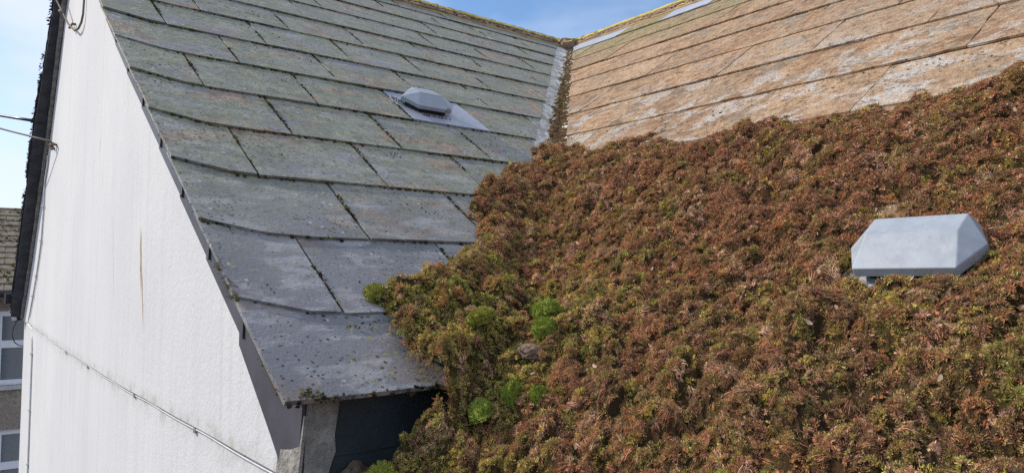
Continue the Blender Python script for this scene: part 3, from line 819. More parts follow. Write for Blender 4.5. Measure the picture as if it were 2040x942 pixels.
def moss_t(x, y):
    wx = x + .025 * (fbm(x * 18, y * 18, 3) - .5); wy = y + .025 * (fbm(x * 18, y * 18, 8) - .5)
    sd = poly_sd(x, y) + .050 * (fbm(x * 14, y * 14, 31) - .5) + .03 * (vnoise(x * 50, y * 50, 77) - .5)
    upz = sstep(.95, 1.2, x) * sstep(-1.45, -1.7, y)
    sd = sd + upz * (.16 * (fbm(x * 9, y * 9, 131, 3) - .52) + .05 * (vnoise(x * 32, y * 32, 37) - .5))
    upper = sstep(.55, 1.25, x) * sstep(-1.3, -1.9, y)       # thins out gradually up the main slope
    width = .035 + .20 * upper
    E = np.sqrt(np.clip(sd / width, 0, 1))
    d1, i1 = worley(wx / cB / .092, wy / .092, 5); d2, i2 = worley(wx / cB / .040, wy / .040, 15); d3, i3 = worley(wx / cB / .021, wy / .021, 25)
    dome1 = np.clip(1 - (d1 / .92) ** 2, 0, 1) ** .75 * (.35 + .65 * i1)
    dome2 = np.clip(1 - (d2 / .88) ** 2, 0, 1) ** .75 * (.25 + .75 * i2)
    dome3 = np.clip(1 - (d3 / .88) ** 2, 0, 1) ** .8 * (.2 + .8 * i3)
    big = fbm(x * 4.5, y * 4.5, 44, 3)
    t_ = .006 + .030 * dome1 + .025 * dome2 + .017 * dome3 + .045 * (big - .42)
    # heaped where the valley empties beside the gable's eave
    t_ = t_ + .030 * np.exp(-(((x - .38) / .20) ** 2 + ((y + 2.50) / .12) ** 2))
    t_ = t_ + .038 * np.exp(-((y + 2.475) / .05) ** 2) * sstep(.42, .30, x)
    # lies lower around the vent in the main slope, and not over it
    s = (XR - x) / cB; u = -y
    dv = np.maximum(np.abs(u - 2.978) - .074, np.maximum(2.626 - .108 - s, s - 2.626 + .002))
    near = sstep(.16, .0, dv); t_ = t_ * (1 - .48 * near)
    hole = sstep(-.022, .012, dv)
    gap = sstep(.0, .022, np.hypot((u - 2.958) / 2.0, s - 2.638) - .008)
    t_ = np.maximum(t_, .006) * E * hole * gap
    # a bare spot further down-slope
    t_ = t_ * sstep(.012, .05, np.hypot(u - 3.035, (s - 2.80) * .8)) if False else t_
    sd = np.where((x < .223) & (y > -2.458), -1, sd)
    return np.where(sd > 0, t_, -1.0), dict(i1=i1, i2=i2, i3=i3, d1=d1, d2=d2, E=E, big=big, sd=sd, dome2=dome2, dome1=dome1, dome3=dome3)
def moss_z(x, y):
    t_, inf = moss_t(x, y); return roof_z(x, y) + t_ / cB, t_, inf
st_ = .0065
gx = np.arange(-.07, 1.40, st_); gy = np.arange(-4.0, -1.32, st_)
GX, GY = np.meshgrid(gx, gy, indexing='ij')
GZ, GT, _ = moss_z(GX, GY)
ok = GT > .0015
idx = -np.ones(GX.shape, int); cv = []; cf = []
quad = ok[:-1, :-1] & ok[1:, :-1] & ok[1:, 1:] & ok[:-1, 1:]
zs = np.stack([GZ[:-1, :-1], GZ[1:, :-1], GZ[1:, 1:], GZ[:-1, 1:]]); quad &= (zs.max(0) - zs.min(0)) < .045
use = np.zeros(GX.shape, bool)
for a, b in ((0, 0), (1, 0), (1, 1), (0, 1)): use[a:use.shape[0] - 1 + a, b:use.shape[1] - 1 + b] |= quad
idx[use] = np.arange(use.sum())
rough = .006 * (fbm(GX[use] * 160, GY[use] * 160, 91, 2) - .5)
cv = list(map(tuple, np.stack([GX[use] + rough, GY[use] + .5 * rough, GZ[use] - .005 + rough], 1)))
USE_XY = (GX[use], GY[use])
qi, qj = np.nonzero(quad)
cf = [(int(idx[i, j]), int(idx[i + 1, j]), int(idx[i + 1, j + 1]), int(idx[i, j + 1])) for i, j in zip(qi, qj)]

PAL = np.array([(.262, .128, .070), (.200, .106, .072), (.215, .165, .058), (.32, .275, .060), (.42, .275, .185), (.085, .052, .032), (.31, .150, .066), (.22, .24, .050)])
PAL = PAL * .80 + PAL.mean(0) * .20
PAL = PAL * .92 + PAL.mean(1, keepdims=True) * .08
def moss_colour(x, y, inf):
    """palette entry and colour of a tuft: mostly that of its clump, with drifts over the carpet"""
    n = len(x); r = rng.random(n)
    drift = fbm(x * 5, y * 5, 61, 4); drift2 = fbm(x * 9 + 40, y * 9, 71, 3)
    gz = sstep(.78, .42, x) * sstep(-2.74, -2.46, y) * 1.0 + .16 * sstep(.8, .3, x)
    side = sstep(-2.75, -3.05, y) * .8 + sstep(.62, .35, x) * .6           # greener towards the right and the eave
    w = np.stack([1.7 + 1.4 * sstep(.48, .62, drift), 1.0 + .9 * sstep(.52, .66, drift2), .55 + 1.1 * sstep(.54, .40, drift) + 1.1 * side, .12 + .40 * sstep(.46, .34, drift2) + 1.5 * gz + .25 * side,
                  .55 + .0 * x, .25 + .0 * x, .45 + .45 * sstep(.56, .7, drift), .02 + 1.5 * gz], 1)
    w[:, 2] += 1.2 * gz; w[:, 0] *= (1 - .6 * gz); w[:, 1] *= (1 - .45 * gz)
    cw = np.cumsum(w, 1); cw /= cw[:, -1:]
    pv = np.where(r < .34, (inf['i2'] * 7.31 + inf['i1'] * 3.7) % 1.0, np.where(r < .80, (inf['i3'] * 5.1 + inf['i2']) % 1.0, rng.random(n)))
    ci = (pv[:, None] > cw).sum(1).clip(0, 7)
    return ci, PAL[ci] * rng.uniform(.72, 1.32, (n, 1)) * rng.uniform(.93, 1.07, (n, 3)) * np.array((1.92, 1.87, 1.78))
_inf = moss_t(*USE_XY)[1]; ccol = moss_colour(USE_XY[0], USE_XY[1], _inf)[1] * .17  # peaty base, darkened further to put the pits' shade into the colour
def scatter_moss():
    n = 520000
    x = rng.uniform(-.07, 1.40, n); y = rng.uniform(-4.0, -1.32, n)
    dist = np.sqrt((x + .386) ** 2 + (y + 3.42) ** 2 + .1)
    keep = rng.random(n) < np.clip(1.45 - .48 * dist, .38, 1) * np.where(y < -3.35, .35, 1)
    keep &= poly_sd(x, y) > -.06
    x, y = x[keep], y[keep]
    z, t_, inf = moss_z(x, y); e = .003
    zx = moss_z(x + e, y)[0]; zy = moss_z(x, y + e)[0]
    ga = np.clip((zx - z) / e, -3, 3); gb = np.clip((zy - z) / e, -3, 3)
    crev = np.clip(inf['dome3'] * 2.6, .07, 1) * np.clip(inf['dome2'] * 2.5 + .15, .25, 1) * np.clip(.25 + inf['E'], 0, 1)
    m_ = (t_ > .0012) & (rng.random(len(x)) < crev) & (rng.random(len(x)) < np.sqrt(1 + ga ** 2 + gb ** 2) / 2.3)
    nr = np.stack([-ga, -gb, np.ones_like(z)], 1)
    nr /= np.linalg.norm(nr, axis=1)[:, None]
    nr = nr + rng.normal(0, .22, nr.shape); nr /= np.linalg.norm(nr, axis=1)[:, None]
    x, y, z, t_, nr = x[m_], y[m_], z[m_], t_[m_], nr[m_]; inf = {k: v[m_] for k, v in inf.items()}
    n = len(x); dist = np.sqrt((x + .386) ** 2 + (y + 3.42) ** 2 + .1)
    scl = rng.uniform(.0052, .0096, n) * np.clip(.45 + .30 * dist, .62, 1.15) * np.clip(.35 + t_ / .02, .4, 1)
    ci, colr = moss_colour(x, y, inf)
    pick = rng.integers(0, 3, n)
    cush = (rng.random(n) < np.where((ci == 3) | (ci == 7) | (ci == 2), .55, .15)); pick = np.where(cush, rng.integers(3, 5, n), pick)
    strg = (rng.random(n) < np.where((ci == 0) | (ci == 6) | (ci == 4) | (ci == 1), .05, .01) + .45 * ((inf['i1'] > .82) & ((ci == 0) | (ci == 4) | (ci == 6)))); pick = np.where(strg, rng.integers(5, 7, n), pick)
    spin = rng.uniform(0, 6.283, n); spin = np.where(strg, inf['i2'] * 6.283 + rng.normal(0, .5, n), spin)
    scl = np.where(strg, scl * 1.25, scl)
    fl = rng.random(n) < .0022; pick = np.where(fl, 7, pick); scl = np.where(fl, rng.uniform(.0025, .0075, n), scl)
    colr = np.where(fl[:, None], np.array((.46, .34, .25)) * rng.uniform(.6, 1.3, (n, 1)), colr)
    lf = rng.random(n) < .0005; pick = np.where(lf, 7, pick); scl = np.where(lf, rng.uniform(.003, .005, n), scl)
    colr = np.where(lf[:, None], np.array((.50, .38, .06)), colr)
    off = np.where(fl | lf, .006, -.001)
    pts = np.stack([x, y, z], 1) + nr * off[:, None]
    print('tufts', n)
    return scatter('moss_carpet', pts, nr, scl, pick, colr, spin, (cv, cf, ccol))
moss = scatter_moss()
tag(moss, 'thick carpet of brown, rust and olive moss covering the main roof slope', 'moss', kind='stuff')

# -- crumbs of moss and dirt on the slates, along tails and joints
def crumbs():
    P = []; Nn = []; Sc = []; Cc = []; Pk = []
    olive = (.10, .095, .03); brown = (.085, .055, .032); dk = (.035, .03, .02); yl2 = (.25, .22, .04); tn = (.24, .16, .09)
    def put(Mx, u, s, n_, sc, c, nv, pk=None):
        p = Mx @ Vector((u, -s, n_)); P.append(tuple(p)); Nn.append(nv); Sc.append(sc)
        q = random.uniform(.7, 1.35); Cc.append((c[0] * q, c[1] * q, c[2] * q)); Pk.append(random.choice((8, 8, 9, 9, 3)) if pk is None else pk)
    nA = (0, -sA, cA); nB = (-sB, 0, cB)
    def rc(): return random.choices((olive, brown, dk, yl2, tn), (3, 3, 3, .6, .4))[0]
    for k, st in enumerate(A_tails):
        u1 = min(valley_u(st) - .11, 3); n = int(u1 * (150 if k else 210))
        for i in range(n):
            u = random.uniform(.0, u1)
            if k and vnoise(np.array([u * 9.0]), np.array([k * 3.3]), 5)[0] < .48 and random.random() < .8: continue
            lift = 0
            sx = st
            if k and u < .13: sx = st - .055 * (1 - u / .13)
            put(MA, u, sx + abs(random.gauss(0, .004)) - (.002 if k == 0 else 0), .0075 if k else random.uniform(.002, .014), random.uniform(.0020, .0060) * (1 if k else .85), rc(), nA)
    for (u, s0, s1) in A_joints:
        L = s0 - s1
        for i in range(int(L * 330)):
            s = random.uniform(s1, s0)
            if vnoise(np.array([u * 7.0 + 3]), np.array([s * 14.0]), 6)[0] < .38: continue
            put(MA, u + random.gauss(0, .0024), s, .0095, random.uniform(.0020, .0044), rc(), nA)
    # scattered groups lying on the slates
    for g in range(300):
        u = random.uniform(.02, 2.4); s = random.uniform(.05, S_EAVE - .02)
        if u > valley_u(s) - .12: continue
        for i in range(random.choice((1, 2, 3, 5, 9, 14))):
            put(MA, u + random.gauss(0, .026), s + random.gauss(0, .011), .0105, random.uniform(.0012, .0032) * (1.5 if random.random() < .06 else 1), rc(), nA)
    for i in range(1300):
        u = random.uniform(.01, 2.5); s = random.uniform(.0, S_EAVE)
        if u < valley_u(s) - .11 and (s < 2.2 or random.random() < .3) and vnoise(np.array([u * 6.]), np.array([s * 9.]), 4)[0] > .42: put(MA, u, s, .0098, random.uniform(.0007, .0016), rc(), nA)
    # verge edge: yellow-green growth on the slate edge
    for i in range(700):
        s = random.uniform(0, S_EAVE); d = vnoise(np.array([s * 5.]), np.array([1.]), 9)[0]
        if random.random() < d * .9: put(MA, verge_x(-s * cA) + random.uniform(-.003, .006), s, random.uniform(.0, .012), random.uniform(.001, .0024), random.choice((yl2, olive, tn)), nA)
    for c_ in ((2.60, .030), (2.655, .035), (2.69, .02)):
        for i in range(36): put(MA, random.gauss(0, .003), c_[0] + random.gauss(0, c_[1] * .3), random.uniform(-.004, .012), random.uniform(.002, .0042), random.choice((yl2, olive, (.13, .15, .03))), nA, 3)
    for i in range(34): put(MA, .040 + random.gauss(0, .011), S_EAVE - abs(random.gauss(0, .010)), .012, random.uniform(.0016, .0036), random.choice((olive, yl2, brown)), nA)
    # main slope: dirt along the tails, thinner on the surface
    for k in range(1, 9):
        st = B_tails[k]
        for i in range(1100):
            u = random.uniform(st * sB / tA + .06, 3.6)
            th = vnoise(np.array([u * 6.0]), np.array([k * 5.3]), 12)[0]
            if th < .54: continue
            put(MB, u, st + abs(random.gauss(0, .0035)) - .001, .0065, random.uniform(.0016, .0034) * (.7 + 1.1 * th), random.choice((brown, (.14, .085, .05), tn, (.20, .125, .07))), nB, random.choice((8, 9, 0, 1)))
    for (u, s0, s1) in B_joints:
        for i in range(int((s0 - s1) * 45)):
            put(MB, u + random.gauss(0, .002), random.uniform(s1, s0), .007, random.uniform(.001, .0024), random.choice((brown, dk)), nB)
    for i in range(1500):       # loosened bits above the carpet's edge
        u = random.uniform(1.3, 3.9); s = 1.93 - abs(random.gauss(0, .16))
        if s > .6 and u > s * sB / tA + .05: put(MB, u, s, .010, random.uniform(.001, .0034) * (1.7 if random.random() < .1 else 1), random.choice((brown, tn, (.22, .12, .065), (.17, .15, .06))), nB, random.choice((0, 1, 3, 9)))
    # valley: brown litter on its right side, thickening downwards
    for i in range(3600):
        s = random.uniform(-.12, 1.95); f = s / 1.95
        o_ = random.gauss(.030 - .045 * f, .028 + .016 * f)          # offset towards the main slope
        if random.random() > .45 + .6 * f: continue
        x = valley_u(s) + .5 * min(o_, 0); y = -s * cA - max(o_, 0) * .8
        z = max((x - XR) * tB, y * tA) + .008
        P.append((x, y, z)); Nn.append((-.3, -.3, .9)); Sc.append(random.uniform(.003, .0075) * (1 + .5 * f)); Pk.append(random.choice((8, 9, 0, 1)))
        c = random.choice(((.25, .16, .09), (.31, .20, .12), (.22, .19, .08), (.19, .115, .07))); q = random.uniform(.7, 1.3); Cc.append(tuple(q * v for v in c))
    # growth on the far verge's edge, seen against the sky
    for i in range(900):
        y = random.uniform(APEX_Y + .1, 2.9)
        if vnoise(np.array([y * 8.]), np.array([2.]), 19)[0] < .40: continue
        P.append((verge_x(y) + random.uniform(-.008, .012), y, APEX_Z - (y - APEX_Y) * tA + random.uniform(-.004, .020))); Nn.append((-.6, .3, .75))
        Sc.append(random.uniform(.0035, .0085)); Pk.append(random.choice((8, 9, 3))); Cc.append(random.choice(((.05, .05, .03), (.07, .06, .035), (.04, .04, .03))))
    # growth around the bare vent's foot
    for i in range(60):
        a = random.uniform(-.12, -.07); put(MA, .905 + a + random.uniform(-.01, .02), 1.687 - .02 - (.06 + a) * -1.1 + random.gauss(0, .008) - .03, .013, random.uniform(.002, .0045), random.choice((olive, yl2, brown)), nA)
    for i in range(10): put(MA, .905 + random.uniform(.035, .055), 1.686 + random.uniform(-.004, .004), random.uniform(.028, .044), random.uniform(.002, .004), random.choice((yl2, olive)), nA)
    for i in range(50): put(MA, .905 + random.uniform(-.055, .06), 1.70 + random.gauss(0, .004), .013, random.uniform(.0015, .003), random.choice((brown, dk)), nA)
    # ridge tops
    for i in range(1500):
        x = random.uniform(.1, 2.95); dy = random.uniform(-.10, .02)
        P.append((x, APEX_Y + dy, .160 + .002 - .80 * max(0, abs(dy) - .016))); Nn.append((0, -.5, .86)); Sc.append(random.uniform(.003, .009)); Pk.append(random.choice((8, 9)))
        Cc.append(random.choice(((.36, .30, .05), (.30, .26, .07), (.12, .08, .05), (.17, .10, .06))) if dy > -.05 else random.choice(((.13, .08, .055), (.09, .06, .04), (.19, .12, .07))))
    for i in range(2000):
        y = random.uniform(-3.0, .2); dx = random.uniform(-.10, .02)
        P.append((XR + .2 + dx, y, .163 - .80 * max(0, abs(dx) - .016))); Nn.append((-.5, 0, .86)); Sc.append(random.uniform(.003, .009)); Pk.append(random.choice((8, 9)))
        Cc.append(random.choice(((.40, .34, .05), (.33, .29, .07), (.14, .12, .05))) if dx > -.075 else random.choice(((.15, .09, .055), (.10, .07, .04), (.25, .22, .07))))
    return scatter('moss_crumbs', P, Nn, Sc, Pk, Cc)
cr = crumbs(); tag(cr, 'crumbs of moss and lichen along slate edges, valley and ridges', 'moss', kind='stuff')

# -- bright green cushions standing out of the carpet
t = NT('bright_green_moss'); P_ = t.coord(); a_ = t.add('ShaderNodeAttribute', attribute_type='GEOMETRY', attribute_name='frond')
c = t.mix(a_.outputs['Fac'], (.17, .22, .035), (.42, .47, .08)); t.set(base=c, rough=.8, spec=.2); M['green'] = t.m
t = NT('olive_green_moss'); a_ = t.add('ShaderNodeAttribute', attribute_type='GEOMETRY', attribute_name='frond')
c = t.mix(a_.outputs['Fac'], (.19, .20, .032), (.46, .44, .075)); t.set(base=c, rough=.8, spec=.2); M['olive'] = t.m
def cushion(x, y, rx, ry, rz, label, mat, yaw=0, n=950, zoff=0.0):
    random.seed(int(abs(x * 1000) + abs(y * 7000)))
    z, t_, _ = moss_z(np.array([x]), np.array([y])); z = float(roof_z(np.array([x]), np.array([y]))[0] + max(t_[0], .002) / cB) + zoff
    V, F, A = [], [], []
    nu, nv_ = 16, 7
    def sph(th, ph):
        d = Vector((math.sin(th) * math.cos(ph), math.sin(th) * math.sin(ph), math.cos(th)))
        q = 1 + .16 * mnoise.noise(d * 4.5 + Vector((y * 50, x * 20, 3))) + .34 * mnoise.noise(d * 1.8 + Vector((x * 30, y * 30, 0))); return Vector((d.x * rx * q, d.y * ry * q, d.z * rz * q)), d
    for j in range(nv_ + 1):
        for i in range(nu): V.append(tuple(sph(j / nv_ * 1.9, i / nu * 6.283)[0])); A.append(.15)
    for j in range(nv_):
        for i in range(nu): F.append((j * nu + i, j * nu + (i + 1) % nu, (j + 1) * nu + (i + 1) % nu, (j + 1) * nu + i))
    for i in range(n):
        th = math.acos(1 - random.random() * 1.25); ph = random.uniform(0, 6.283); p, d = sph(th, ph)
        ribbon(p * .97, d + Vector((random.uniform(-.5, .5), random.uniform(-.5, .5), .25)), random.uniform(.003, .0055), .1, .0019, 1, V, F, A, random.random(), .2)
    o = mesh_obj('moss_cushion', V, F, mat); o.location = (x, y, z); o.rotation_euler = (0, -.35, yaw)
    at = o.data.attributes.new('frond', 'FLOAT', 'POINT'); at.data.foreach_set('value', A)
    tag(o, label, 'moss', 'green cushions of moss beside the valley'); return o
cushion(.247, -2.243, .026, .020, .022, 'yellow-green moss cushion reaching furthest out over the bare slates', M['olive'], .6)
cushion(.449, -2.481, .024, .020, .018, 'bright green cushion directly above the rounder green cushion', M['green'], 0, 1200, .005)
cushion(.405, -2.525, .019, .018, .019, 'round bright green cushion just below another green one', M['green'], .3, 1000, .005)
cushion(.331, -2.602, .016, .015, .030, 'tall upright oval cushion of bright green moss', M['green'], 0, 1200, .006)
cushion(.312, -2.555, .018, .015, .026, 'green oval cushion left of the tall upright one', M['green'], .9, 1000, .004)
cushion(.275, -2.530, .020, .038, .018, 'wide low green cushion under the oval one', M['green'], -.6, 1500, .004)
cushion(.125, -2.490, .026, .020, .018, 'yellowish green cushion at the bottom edge beside the dark wall', M['olive'], 0, 1000, .004)
cushion(.340, -2.432, .024, .018, .014, 'olive green cushion left of the crumbly fragment', M['olive'], .4, 1000, .006)
cushion(.505, -2.297, .022, .018, .014, 'yellow-green cushion high among the green moss near the slates', M['olive'], .2, 1000, .005)
cushion(.500, -2.405, .024, .018, .014, 'ragged green cushion topmost in the row of green cushions', M['green'], 1.0, 1000, .004)

# loose mortar fragment and a torn clump lying on the moss
random.seed(5)
bm = bmesh.new(); bmesh.ops.create_icosphere(bm, subdivisions=3, radius=1)
for v_ in bm.verts:
    q = 1 + .45 * mnoise.noise(v_.co * 2.5); v_.co = Vector((v_.co.x * .015 * q, v_.co.y * .027 * q, v_.co.z * .010 * q))
me = bpy.data.meshes.new('mortar_fragment'); bm.to_mesh(me); bm.free()
M['frag'] = simple('crumbled_mortar', (.23, .155, .115), .95, .4, 120, .9, 260, .006, .2)
o = bpy.data.objects.new('mortar_fragment', me); COL.objects.link(o); me.materials.append(M['frag'])
o.location = (.372, -2.535, float(moss_z(np.array([.372]), np.array([-2.535]))[0][0]) + .006); o.rotation_euler = (.1, -.5, .5)
tag(o, 'pinkish grey crumbly fragment lying on moss between green cushions', 'fragment')

# ------------------------------------------------------------------ ropes, cables, hooks, lamp on the gable
def sag(a, b, n, d):
    a, b = Vector(a), Vector(b); return [a.lerp(b, i / n) - Vector((0, 0, d * 4 * (i / n) * (1 - i / n))) for i in range(n + 1)]
b = MBld().tube(sag((.055, 1.35, -.598), (-1.6, 9.2, 1.15), 24, .05), .0085, 8)
tag(b.build('overhead_cable', M['black'], None, True), 'thick black overhead cable ending at the far verge', 'cable')
r = empty('service_rope', (.11, .9, -.80)); tag(r, 'thin grey rope tied to a hook halfway up the far verge', 'rope')
MBld().tube([(.110, .86, -.797), (.085, .80, -.80)] + sag((.075, .78, -.795), (-1.1, 6.0, .47), 20, .03), [.006, .007] + [.0050 if i < 6 else .0032 for i in range(21)], 6, .18).build('strand', M['rope'], r, True)
MBld().tube([(.125, 1.12, -.766), (.10, 1.05, -.772), (.085, .98, -.775)], .0045, 6).build('hook', M['iron'], r)
bm_pts = []
MBld().tube([(.098 + .006 * math.sin(i * 1.3), .90 + .02 * math.cos(i * 1.3), -.785 - .004 * i) for i in range(9)], .0075, 6, .2).build('knot', M['rope'], r, True)
r = empty('washing_line', (.085, .05, -.43)); tag(r, 'old rope looped over a rusty hook high on the white gable', 'rope')
MBld().tube(sag((.045, .62, -.105), (.068, .26, -.350), 6, .0) + [Vector((.066, .14, -.40)), Vector((.068, .06, -.436)), Vector((.070, -.02, -.448)), Vector((.072, -.075, -.437)), Vector((.074, -.10, -.41)), Vector((.075, -.105, -.345))], .0045, 6, .12).build('strand', M['rope'], r, True)
MBld().tube([(.10, .20, -.365), (.075, .19, -.37), (.066, .20, -.385), (.07, .22, -.375)], .006, 6, .2).build('hook', M['iron'], r)
MBld().tube([(.052, .40, -.255), (.055, .375, -.272)], .0085, 6, .2).build('knot', M['rope'], r, True)
# cable clipped down the far edge of the gable
r = empty('wall_cable', (.15, 2.0, -2.6)); tag(r, 'thin white cable clipped down the far edge of the gable wall', 'cable')
pts = [(.136, 1.364, -.782), (.137, 1.373, -.837), (.141, 1.501, -.908), (.141, 1.505, -1.053), (.144, 1.587, -1.251), (.154, 1.857, -1.454), (.162, 2.077, -1.58), (.171, 2.349, -1.718)]
up = [(wall_x(y) - .006, y, z) for _, y, z in pts] + [(wall_x(2.35) - .010, 2.35, -1.765), (wall_x(2.25) + .012, 2.25, -1.80)]
low = [(wall_x(y) + .001, y, z) for _, y, z in ((0, 2.16, -1.86), (0, 2.10, -1.94), (0, 2.10, -2.11), (0, 2.09, -2.29), (0, 2.08, -2.62), (0, 2.08, -3.6), (0, 2.08, -5.0))]
MBld().tube(up + low, .0048, 6).build('cable', M['cablew'], r, True)
for (x, y, z) in (up[3], up[4], up[5], up[6], low[1], low[3], low[4]):
    MBld().box(x - .010, x + .004, y - .009, y + .009, z - .006, z + .006).build('clip', M['cablew'], r)
# wire running under the drip ledge
r = empty('ledge_cable', (.07, -.5, LEDGE)); tag(r, 'slack white wire clipped under the drip ledge of the white wall', 'cable')
pts = []
for i in range(40):
    y = .30 - i * .068; ph = (y * 2.1) % 1.0
    pts.append((wall_x(y) + .0035, y, LEDGE - .005 - .003 * math.sin(math.pi * ph)))
MBld().tube(pts, .0016, 5).build('wire', M['cablew'], r, True)
for y in (.17, -.455, -1.262, -1.83): MBld().box(wall_x(y) + .001, wall_x(y) + .009, y - .006, y + .006, LEDGE - .014, LEDGE - .004).build('clip', M['mortar'], r)
# lamp on the far corner
r = empty('wall_lamp', (.15, 3.0, -1.73)); tag(r, 'small dark lamp with dangling cable on the far wall corner', 'lamp')
Lm = Matrix.Translation((.153, 3.02, -1.726)) @ Matrix.Rotation(-.25, 4, 'Y') @ Matrix.Rotation(.5, 4, 'Z')
MBld().box(-.022, .022, -.03, .03, -.048, .048, Lm).build('body', M['black'], r)
MBld().box(-.029, -.0235, -.026, .026, -.042, .042, Lm).build('lens', M['lens'], r)
MBld().box(.023, .05, -.012, .012, -.05, .06, Lm).build('bracket', M['cablew'], r)
MBld().tube([(.155, 3.02, -1.77), (.135, 3.02, -1.83), (.130, 3.02, -1.88), (.145, 3.01, -1.93), (.175, 2.99, -1.955), (.20, 2.96, -1.955)], .0035, 6).build('cable', M['black'], r, True)

# ------------------------------------------------------------------ neighbouring house beyond the gable
nb = empty('neighbour_house', (1.0, 11.2, GROUND)); tag(nb, 'grey pebbledashed house with mossy slate roof and white windows beyond the gable', 'house')
NM = Matrix.Translation((.6, 11.05, 0)) @ Matrix.Rotation(math.radians(-4), 4, 'Z')
M['pebble'] = simple('pebbledash', (.27, .225, .185), .95, .35, 45, 1.0, 70, .02, .2, c2=(.40, .34, .28))
M['stone'] = simple('granite_block', (.22, .195, .15), .95, .4, 14, .9, 30, .02, .2, c2=(.36, .32, .25))
M['upvc'] = simple('white_window_frame', (.78, .80, .83), .35, .03, 10, 0)
t = NT('window_glass'); t.set(base=(.10, .125, .15), rough=.08, spec=.8); M['glass'] = t.m
M['sill'] = simple('pale_sill', (.48, .46, .43), .8, .15, 20, .3, 90)
wins = [(-.05, 1.35, -3.19, -1.99), (.0, 1.35, -5.2, -3.90)]
X0, X1, Z0, Z1 = -4.0, 5.0, GROUND, -1.62
def nwall(x0, x1, z0, z1, nm, mat, d0=0.0, d1=.25): MBld().box(x0, x1, d0, d1, z0, z1, NM).build(nm, mat, nb)
nwall(X0, -.05, Z0, Z1, 'wall', M['pebble']); nwall(1.35, X1, Z0, Z1, 'wall', M['pebble'])
nwall(-.05, 1.35, -1.99, Z1, 'wall', M['pebble']); nwall(-.05, 1.35, -3.55, -3.19, 'stone_course', M['stone'], -.012); nwall(-.05, 1.35, -3.90, -3.551, 'lintel', M['pebble'], -.02)
nwall(-.05, 0.0, -5.2, -3.901, 'wall', M['pebble']); nwall(-.05, 1.35, Z0, -5.2, 'wall', M['pebble'])
MBld().box(X0, X1, 5.8, 6.0, Z0, Z1, NM).build('wall', M['pebble'], nb)
MBld().box(X0, X0 + .2, .26, 5.79, Z0, Z1, NM).build('wall', M['pebble'], nb); MBld().box(X1 - .2, X1, .26, 5.79, Z0, Z1, NM).build('wall', M['pebble'], nb)
for (x0, x1, z0, z1) in wins:
    b = MBld(); fw = .085; zt = z0 + (z1 - z0) * .55
    for q in ((x0, x1, z1 - fw, z1), (x0, x1, z0, z0 + fw), (x0, x0 + fw, z0 + fw, z1 - fw), (x1 - fw, x1, z0 + fw, z1 - fw), (x0 + fw, x1 - fw, zt - .06, zt + .06)):
        b.box(q[0], q[1], .04, .10, q[2], q[3], NM)
    w = b.build('window', M['upvc'], nb)
    W_ = MBld().box(x0 + fw, x1 - fw, .07, .08, z0 + fw, zt - .06, NM).build('pane', M['glass'], None); W_.parent = w
    W_ = MBld().box(x0 + fw, x1 - fw, .062, .072, zt + .06, z1 - fw, NM).build('pane', M['glass'], None); W_.parent = w
    for ch in w.children: pass
    MBld().box(x0 - .04, x1 + .04, -.06, .04, z0 - .07, z0 - .002, NM).build('sill', M['sill'], nb)
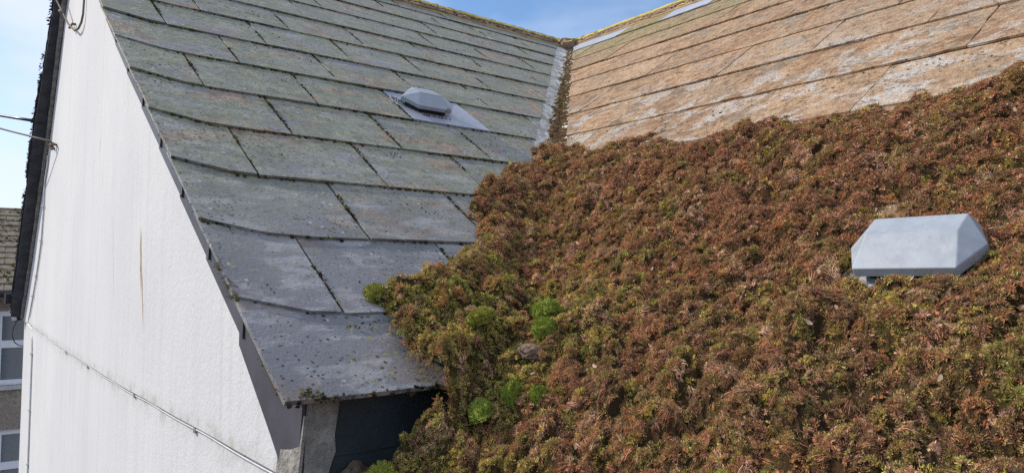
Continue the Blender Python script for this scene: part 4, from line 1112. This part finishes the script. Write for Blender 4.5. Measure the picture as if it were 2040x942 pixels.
# roof of individual slates
slope = math.atan2(1.50, 3.15); cs, ss = math.cos(slope), math.sin(slope)
NR = NM @ Matrix(((1, 0, 0, 0), (0, cs, -ss, -.42), (0, ss, cs, -1.66), (0, 0, 0, 1)))
Lr = 3.55
b = MBld().box(X0 - .1, X1 + .1, .02, Lr, -.04, -.012)
nroof = mesh_obj('roof', b.v, b.f, M['board'], nb); nroof.matrix_basis = NR
b = MBld(); b.v = [tuple(NM @ Vector(p)) for p in ((X0 - .1, 2.86, -.15), (X1 + .1, 2.86, -.15), (X1 + .1, 6.2, -1.65), (X0 - .1, 6.2, -1.65))]; b.f = [(0, 1, 2, 3)]
b.build('rear_roof', M['board'], nb)
t = NT('mossy_old_slate'); v, r_ = slate_vec(t); n = t.noise(v, 6, 5, .65); n2 = t.noise(v, 20, 5, .7)
c = t.mix(t.ramp(n, .3, .7), (.15, .125, .10), (.27, .225, .18)); c = t.mix(t.ramp(n2, .5, .64), c, (.15, .14, .04)); c = t.mix(t.ramp(t.noise(v, 11, 4), .56, .66), c, (.06, .05, .03))
t.set(base=c, rough=.85, spec=.2); t.bump(n2, .6, .02); M['oldslate'] = t.m
sm = MBld().box(-.292, .292, 0, .34, 0, .016); sme = bpy.data.meshes.new('slate'); sme.from_pydata(sm.v, [], sm.f); sme.materials.append(M['oldslate'])
nrow = 14
for k in range(nrow):
    for j in range(16):
        o = bpy.data.objects.new('slate', sme); COL.objects.link(o); o.parent = nroof
        o.location = (X0 + .2 + (j + (.5 if k % 2 else 0)) * .59, k * .25 - .02, .012 + random.uniform(-.003, .003)); o.rotation_euler = (-.055, random.uniform(-.006, .006), random.uniform(-.008, .008))
P = []; Sc = []; Cc = []
for i in range(2600):
    u = random.uniform(-2.2, 2.6); v_ = Lr * (1 - random.random() ** 1.5 * .98)
    if vnoise(np.array([u * 3.]), np.array([v_ * 4.]), 3)[0] + .25 * v_ / Lr < .52: continue
    P.append(tuple(NR @ Vector((u, v_, .03)))); Sc.append(random.uniform(.010, .034)); Cc.append(random.choice(((.17, .165, .04), (.12, .12, .03), (.22, .20, .08), (.08, .065, .03))))
o = scatter('roof_moss', P, [(0, -.4, .9)] * len(P), Sc, rng.choice((3, 4, 8, 9), len(P)), Cc); tag(o, 'patches of yellow-green moss on the neighbouring slate roof', 'moss', kind='stuff')
b = MBld(); rr = [tuple(NM @ Vector((x, 2.86, -.145))) for x in np.linspace(X0 - .1, X1 + .1, 20)]; b.tube(rr, .07, 8, .06).build('ridge', M['oldslate'], nb)
pts = [tuple(NM @ Vector((x, -.50, -1.70))) for x in (X0 - .1, X1 + .1)]; MBld().tube(pts, .06, 10).build('gutter', M['black'], nb)
MBld().box(X0, X1, -.40, -.02, -1.74, -1.70, NM).build('soffit', M['black'], nb)
